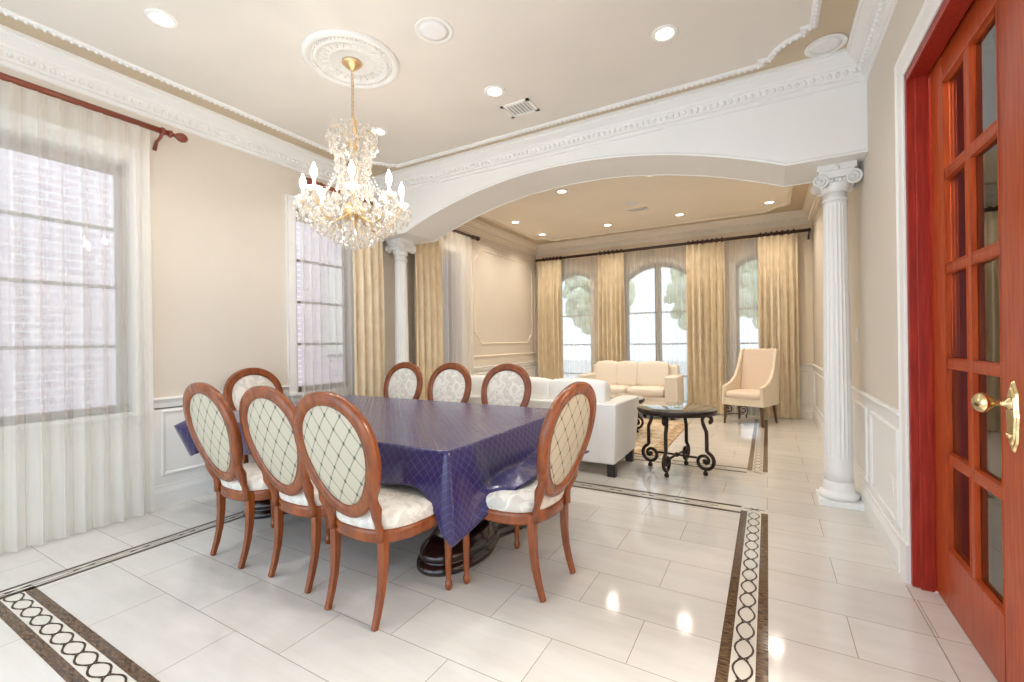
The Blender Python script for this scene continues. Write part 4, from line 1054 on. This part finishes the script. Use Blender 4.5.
# cloth -- perimeter walk, rings of drape
def smooth(t): t = max(0, min(1, t)); return t * t * (3 - 2 * t)
def cloth():
    b = MB(); per = []
    nx, ny = 80, 64
    for i in range(nx): per.append((TX0 + (TX1 - TX0) * i / nx, TY0, 0, -1))
    for i in range(ny): per.append((TX1, TY0 + (TY1 - TY0) * i / ny, 1, 0))
    for i in range(nx): per.append((TX1 - (TX1 - TX0) * i / nx, TY1, 0, 1))
    for i in range(ny): per.append((TX0, TY1 - (TY1 - TY0) * i / ny, -1, 0))
    n = len(per); rings = 20
    def hem(x, y):
        dl = x - TX0; dr = TX1 - x; dn = y - TY0; df = TY1 - y
        return dl, dr, dn, df
    corners = [((TX1, TY0), 0.47, 0.03, (-0.05, -0.01)), ((TX0, TY0), 0.30, 0.09, (0, 0)), ((TX1, TY1), 0.36, 0.08, (0, 0)), ((TX0, TY1), 0.36, 0.08, (0, 0))]
    pos = []
    for i, (x, y, ox, oy) in enumerate(per):
        # blended outward normal near corners
        onx_, ony_ = ox, oy
        drop = 0.19; out = 0.03
        side = 'n' if oy < 0 else 'r' if ox > 0 else 'f' if oy > 0 else 'l'
        if side == 'n':
            drop = 0.185 + 0.02 * math.sin(x * 9) - 0.02 * math.sin(x * 5 + 1)
            t = 0
            out = 0.028 + 0.02 * (0.5 + 0.5 * math.sin(x * 14))
        elif side == 'r':
            s = (y - TY0) / (TY1 - TY0)
            t = smooth((s - 0.05) / 0.14)
            tk = math.exp(-((s - 0.62) / 0.13) ** 2); drop = 0.34 * (1 - t) + (0.21 - 0.03 * tk) * t + 0.008 * math.sin(s * 17)
            out = 0.10 + (0.17 + 0.11 * tk) * t * (1 - 0.8 * smooth((s - 0.72) / 0.2)) + 0.015 * math.sin(s * 31)
        elif side == 'l': out = 0.05; drop = 0.22
        dc = 1e9
        for (c, cd, co, sh) in corners:
            d = math.hypot(x - c[0], y - c[1])
            w = math.exp(-(d / (0.085 if side == 'n' else 0.15)) ** 1.5)
            drop = drop * (1 - w) + cd * w
            out = out * (1 - w) + co * w
            if d < 0.12:
                tx = 1 if c[0] == TX1 else -1; ty = 1 if c[1] == TY1 else -1
                w2 = 1 - d / 0.12; vx, vy = onx_ * (1 - w2 * .5) + tx * .5 * w2, ony_ * (1 - w2 * .5) + ty * .5 * w2
                ln = math.hypot(vx, vy); onx_, ony_ = vx / ln, vy / ln
        wl = math.exp(-(math.hypot(x - TX0, y - TY0) / 0.16) ** 1.5)
        pos.append((x, y, onx_, ony_, out, drop, side, wl))
    vs = []; uvs = []
    for j in range(rings + 1):
        t = j / rings
        for i, (x, y, nx_, ny_, out, drop, side, wl) in enumerate(pos):
            if j == 0: vs.append((x, y, TZ)); uvs.append((x, y)); continue
            e = out * (1 - (1 - t) ** 2.0) + 0.004
            fold = 0
            if side == 'r':
                s = (y - TY0) / (TY1 - TY0)
                bul = 0.022 * math.sin(t * PI) * smooth((s - 0.05) / 0.1) * math.sin(s * 20 + t * 4)
                fold = bul
                dz = drop * t
                tt = smooth((s - 0.07) / 0.14) * (1 - smooth((s - 0.84) / 0.12))
                if t < 0.5: eb = 0.035 * math.sin(t / 0.5 * PI / 2) + 0.02 * (t / 0.5); db = drop * (t / 0.5) ** 1.15
                else: eb = 0.055 + (out - 0.055) * (t - 0.5) / 0.5; db = drop - 0.035 * math.sin((t - 0.5) / 0.5 * PI) * (0.6 + 0.4 * math.sin(s * 26))
                e = e * (1 - tt) + eb * tt; dz = dz * (1 - tt) + db * tt; fold = bul * (1 - tt)
            else:
                dz = drop * (t ** 1.05)
                fold = 0.006 * math.sin(x * 22 + y * 17) * t
            if wl > 0.01:      # the far left corner sticks out stiffly, then folds down
                e2 = 0.115 * t / 0.5 if t < 0.5 else 0.115 - 0.10 * (t - 0.5) / 0.5
                d2 = 0.06 * t / 0.5 if t < 0.5 else 0.06 + 0.24 * (t - 0.5) / 0.5
                e = e * (1 - wl) + e2 * wl; dz = dz * (1 - wl) + d2 * wl
            vs.append((x + nx_ * (e + fold), y + ny_ * (e + fold), TZ - dz)); Ld = math.hypot(drop, out) * t; uvs.append((x + nx_ * Ld, y + ny_ * Ld))
    fs = []
    for j in range(rings):
        for i in range(n): fs.append((j * n + i, j * n + (i + 1) % n, (j + 1) * n + (i + 1) % n, (j + 1) * n + i))
    fs.append(tuple(range(n)))
    k = b.add(vs, fs, None, True)
    for i, q in enumerate(uvs): b.uv[k + i] = q
    b.sm[-1] = False
    o = b.build('tablecloth', CLOTH)
    md = o.modifiers.new('solid', 'SOLIDIFY'); md.thickness = 0.003; md.offset = 0
    return o
tag(cloth(), 'glossy navy purple tablecloth with diamond pattern and pointed hanging corners', 'tablecloth')

# ------------------------------------------------------------------ white sofa (seen from behind)
sf = empty('sofa', (-2.29, 4.58, 0)); tag(sf, 'white leather sofa turned away from us behind the dining table', 'sofa')
sx = 1.045; yb_, yf_ = -0.44, 0.46
m_ = MB(); m_.box(-sx + 0.02, sx - 0.02, yb_ + .02, yf_ - 0.12, 0.15, 0.36); m_.build('seat_base', WHSOFA, sf, bevel=0.02)
m_ = MB(); m_.hexa([(-sx + .1, yb_, 0.12), (sx - .1, yb_, 0.12), (sx - .1, yb_ + 0.18, 0.12), (-sx + .1, yb_ + 0.18, 0.12), (-sx + .1, yb_, 0.695), (sx - .1, yb_, 0.695), (sx - .1, yb_ + 0.16, 0.695), (-sx + .1, yb_ + 0.16, 0.695)]); m_.build('backrest', WHSOFA, sf, bevel=0.015)
for sg in (-1, 1):
    m_ = MB(); xa, xb = (sx - 0.2, sx) if sg > 0 else (-sx, -sx + 0.2)
    m_.hexa([(xa + .02, yb_ - .005, 0.12), (xb - .02, yb_ - .005, 0.12), (xb - .02, yf_ - 0.12, 0.12), (xa + .02, yf_ - 0.12, 0.12), (xa, yb_ - .005, 0.70), (xb, yb_ - .005, 0.70), (xb, yf_, 0.68), (xa, yf_, 0.68)]); m_.build('armrest', WHSOFA, sf, bevel=0.02)
for k in (-1, 0, 1):
    rbox('back_cushion', (0.615, 0.20, 0.30), WHSOFA, sf, (k * 0.60, yb_ + 0.20, 0.745), rot=(R(-8), 0, 0), puff=0.16)
    rbox('seat_cushion', (0.56, 0.60, 0.15), WHSOFA, sf, (k * 0.565, 0.08, 0.43), puff=0.10)
for sgx in (-1, 1):
    for yy in (yb_ + 0.05, yf_ - 0.22):
        m_ = MB(); m_.box(-0.04, 0.04, -0.035, 0.035, 0, 0.13); o = m_.build('leg', BLACKW, sf, bevel=0.003); o.location = (sgx * (sx - 0.06), yy, 0)
# ------------------------------------------------------------------ cream loveseat by the back windows
lv = empty('loveseat', (-2.10, 7.86, 0)); tag(lv, 'cream leather loveseat facing us in front of the arched double door', 'sofa')
sx = 0.84
m_ = MB(); m_.box(-sx + .05, sx - .05, -0.34, 0.36, 0.08, 0.36); m_.build('seat_base', CRSOFA, lv, bevel=0.02)
m_ = MB(); m_.hexa([(-sx + .08, 0.18, 0.1), (sx - .08, 0.18, 0.1), (sx - .08, 0.36, 0.1), (-sx + .08, 0.36, 0.1), (-sx + .08, 0.24, 0.86), (sx - .08, 0.24, 0.86), (sx - .08, 0.42, 0.86), (-sx + .08, 0.42, 0.86)]); m_.build('backrest', CRSOFA, lv, bevel=0.03)
for sg in (-1, 1):
    m_ = MB(); xa, xb = (sx - 0.2, sx) if sg > 0 else (-sx, -sx + 0.2)
    m_.box(xa, xb, -0.36, 0.30, 0.06, 0.70); m_.build('armrest', CRSOFA, lv, bevel=0.025)
for k in (-1, 1):
    rbox('seat_cushion', (0.62, 0.56, 0.15), CRSOFA, lv, (k * 0.32, -0.07, 0.43), puff=0.08)
for k, (xx, w) in enumerate(((-0.45, 0.42), (-0.08, 0.38), (0.36, 0.54))):
    rbox('back_cushion', (w, 0.16, 0.42), CRSOFA, lv, (xx, 0.13 - 0.02 * (k == 1), 0.70), rot=(R(-12), 0, 0), puff=0.14)
for sgx in (-1, 1):
    for yy in (-0.30, 0.30):
        m_ = MB(); m_.box(-0.03, 0.03, -0.03, 0.03, 0, 0.082); o = m_.build('leg', BLACKW, lv); o.location = (sgx * (sx - 0.08), yy, 0)
# ------------------------------------------------------------------ wing chair
wc = empty('wing_chair', (-0.245, 7.80, 0), R(-20)); tag(wc, 'cream linen wing chair with tapered wooden legs at the back right', 'armchair')
m_ = MB()      # back slab, reclined
m_.hexa([(-0.25, 0.20, 0.30), (0.25, 0.20, 0.30), (0.25, 0.29, 0.30), (-0.25, 0.29, 0.30), (-0.235, 0.34, 1.14), (0.235, 0.34, 1.14), (0.235, 0.41, 1.14), (-0.235, 0.41, 1.14)]); m_.build('backrest', WSEAT, wc, bevel=0.02)
for sg in (-1, 1):
    m_ = MB()
    ol = [(-0.29, 0.29), (0.30, 0.29), (0.42, 1.135), (0.32, 1.135), (0.26, 1.00), (0.20, 0.86), (0.10, 0.72), (-0.04, 0.635), (-0.18, 0.60), (-0.29, 0.585)]
    n = len(ol)
    def X(z): return 0.255 - 0.035 * (z - 0.3)
    vs = [(sg * X(z), y, z) for y, z in ol] + [(sg * (X(z) + 0.05), y, z) for y, z in ol]
    m_.add(vs, [tuple(range(n)), tuple(range(n, 2 * n))] + [(k, (k + 1) % n, n + (k + 1) % n, n + k) for k in range(n)]); m_.build('armrest', WCHAIR, wc, bevel=0.012)
m_ = MB(); m_.box(-0.275, 0.275, -0.285, 0.26, 0.29, 0.405); m_.build('seat_frame', WCHAIR, wc, bevel=0.012)
rbox('seat_cushion', (0.53, 0.52, 0.11), WSEAT, wc, (0, -0.03, 0.445), puff=0.10)
for sgx, yy, dy in ((-1, -0.25, 0.0), (1, -0.25, 0.0), (-1, 0.22, 0.05), (1, 0.22, 0.05)):
    m_ = MB(); m_.tube([(sgx * 0.255, yy, 0.295), (sgx * 0.275, yy + dy, 0.0)], [0.028, 0.016], 4, up=(1, 0, 0)); m_.build('leg', LEGW, wc)
# ------------------------------------------------------------------ scroll-leg round tables
def scroll_table(name, loc, rz, rt, ht, rf, label, cat, group):
    root = empty(name, loc, rz); tag(root, label, cat, group)
    m_ = MB(); m_.lathe([(rt - 0.012, ht - 0.014), (rt, ht - 0.010), (rt, ht - 0.003), (rt - 0.006, ht), (0.001, ht)], seg=64); m_.build('table_top', TABLETOP, root)
    m_ = MB(); m_.lathe([(rt - 0.05, ht - 0.016), (rt + 0.004, ht - 0.014), (rt + 0.006, ht - 0.03), (rt - 0.002, ht - 0.052), (rt - 0.02, ht - 0.055), (rt - 0.05, ht - 0.05)], seg=64); m_.build('rim', IRON, root)
    for k in range(4):
        m_ = MB(); pts = []; rd = []
        # outline in (r, z): ball end, top curl over, S stem, big bottom spiral
        zt = ht - 0.055; H = 1.0
        cu = (rf + 0.028, zt - 0.055)
        for t in range(18):
            u = t / 17; an = -1.0 + u * 1.45 * PI; r = 0.018 + 0.034 * min(1, u * 1.6)
            pts.append((cu[0] + r * math.cos(an), cu[1] + r * math.sin(an))); rd.append(0.015 + 0.005 * (1 - u))
        for p in ((rf - 0.018, zt - 0.085), (rf - 0.004, zt - 0.125), (rf + 0.012, zt - 0.16), (rf + 0.014, zt - 0.20), (rf + 0.014, 0.235)): pts.append(p); rd.append(0.0175)
        cxs, czs = rf - 0.006, 0.135
        for t in range(40):
            u = t / 39; an = 1.15 - u * 2 * PI * 1.42; r = 0.082 * (1 - u) ** 0.62 + 0.008
            pts.append((cxs + r * math.cos(an), czs + r * math.sin(an))); rd.append(0.0175 - 0.003 * u)
        ang = k * PI / 2; ca, sa = math.cos(ang), math.sin(ang)
        m_.tube([(p[0] * ca, p[0] * sa, p[1]) for p in pts], rd, 8, sq=1.0, up=(-sa, ca, 0))
        m_.ball((cxs * ca, cxs * sa, czs), 0.024)
        m_.lathe([(0.014, 0.055), (0.013, 0.042), (0.024, 0.026), (0.022, 0.008), (0.012, 0.0)], (rf * ca, rf * sa, 0), 12)
        m_.build('leg', IRON, root)
    m_ = MB()
    for ang in (0, PI / 2):
        ca, sa = math.cos(ang), math.sin(ang); e = rf - 0.08
        m_.tube([(-e * ca, -e * sa, 0.16), (e * ca, e * sa, 0.16)], 0.011, 6)
    m_.ball((0, 0, 0.16), 0.024); m_.build('stretcher', IRON, root)
    return root
scroll_table('side_table', (-0.795, 4.66, 0), R(-10), 0.368, 0.635, 0.272, 'round black top side table on scrolled iron legs beside the white sofa', 'table', 'scroll-leg iron tables')
scroll_table('coffee_table', (-2.02, 6.10, 0.0137), R(22), 0.56, 0.50, 0.46, 'round iron coffee table mostly hidden behind the white sofa arm', 'table', 'scroll-leg iron tables')
# low iron scroll behind the wing chair
root = empty('iron_scroll_stand', (-0.47, 8.28, 0)); tag(root, 'low scrolled iron stand half hidden behind the wing chair', 'iron stand')
for sg in (-1, 1):
    m_ = MB(); pts = [(sg * 0.16, 0, 0.0), (sg * 0.15, 0, 0.04)]
    for t in range(26):
        u = t / 25; a = -0.6 + u * 3 * PI; r = 0.062 * (1 - u) ** 0.7 + 0.008
        pts.append((sg * (0.11 + r * math.cos(a)), 0, 0.13 + r * math.sin(a)))
    m_.tube(pts, 0.009, 6); m_.build('scroll', IRON, root)
m_ = MB(); m_.tube([(-0.12, 0, 0.06), (0.12, 0, 0.06)], 0.008, 6); m_.build('crossbar', IRON, root)
# rug
rg = MB(); rg.box(-3.35, -1.06, 5.12, 7.46, 0.001, 0.012, RUGB); rg.box(-3.2, -1.21, 5.27, 7.31, 0.002, 0.0135, RUG)
o = rg.build('area_rug', None); tag(o, 'beige and tan patterned area rug under the coffee table', 'rug')

# ------------------------------------------------------------------ outside the windows
mb = MB(); mb.box(-30, 12, -10, 40, -0.6, -0.5); struct(mb, 'ground', PAVE, 'pale paving outside the house')
nb = empty('neighbour_house', (-7.6, 3, -0.5)); tag(nb, 'pale brick house seen through the left windows', 'building')
m_ = MB(); m_.box(-0.3, 0, -9, 9, 0, 7.5); m_.build('brick_wall', BRICK, nb)
for yy in (-2.2, 3.5):
    m_ = MB(); pl = [(yy - 0.6, 1.6), (yy + 0.6, 1.6)] + [(yy + 0.6 * math.cos(a), 3.0 + 0.6 * math.sin(a)) for a in [PI * k / 12 for k in range(13)]]
    n = len(pl); m_.add([(0.0, a, b) for a, b in pl] + [(0.05, a, b) for a, b in pl], [tuple(range(n)), tuple(range(n, 2 * n))] + [(k, (k + 1) % n, n + (k + 1) % n, n + k) for k in range(n)]); m_.build('arched_window', WHITEPL, nb)
rnd = random.Random(5)
for i, (x, y, s_, lb) in enumerate(((-4.6, 13.5, 1.0, 'green tree outside, seen through the left arched window'), (-1.6, 14.5, 1.1, 'green tree outside, seen through the arched double door'), (0.3, 12.8, 1.0, 'green tree outside, seen through the right arched window'))):
    root = empty('tree', (x, y, -0.5)); tag(root, lb, 'tree', 'garden trees outside')
    m_ = MB(); m_.tube([(0, 0, 0), (0.05, 0, 1.4), (0, 0, 2.6)], [0.12, 0.1, 0.08], 8); m_.build('trunk', LEGW, root)
    m_ = MB()
    for k in range(220):
        a = rnd.uniform(0, 2 * PI); h = rnd.uniform(-1, 1); r = 1.0 * s_ * math.sqrt(1 - h * h) * rnd.uniform(0.6, 1)
        m_.ball((r * math.cos(a), r * math.sin(a), 3.3 + 1.2 * h), rnd.uniform(0.12, 0.26), 6, 4)
    m_.build('crown', LEAF, root)
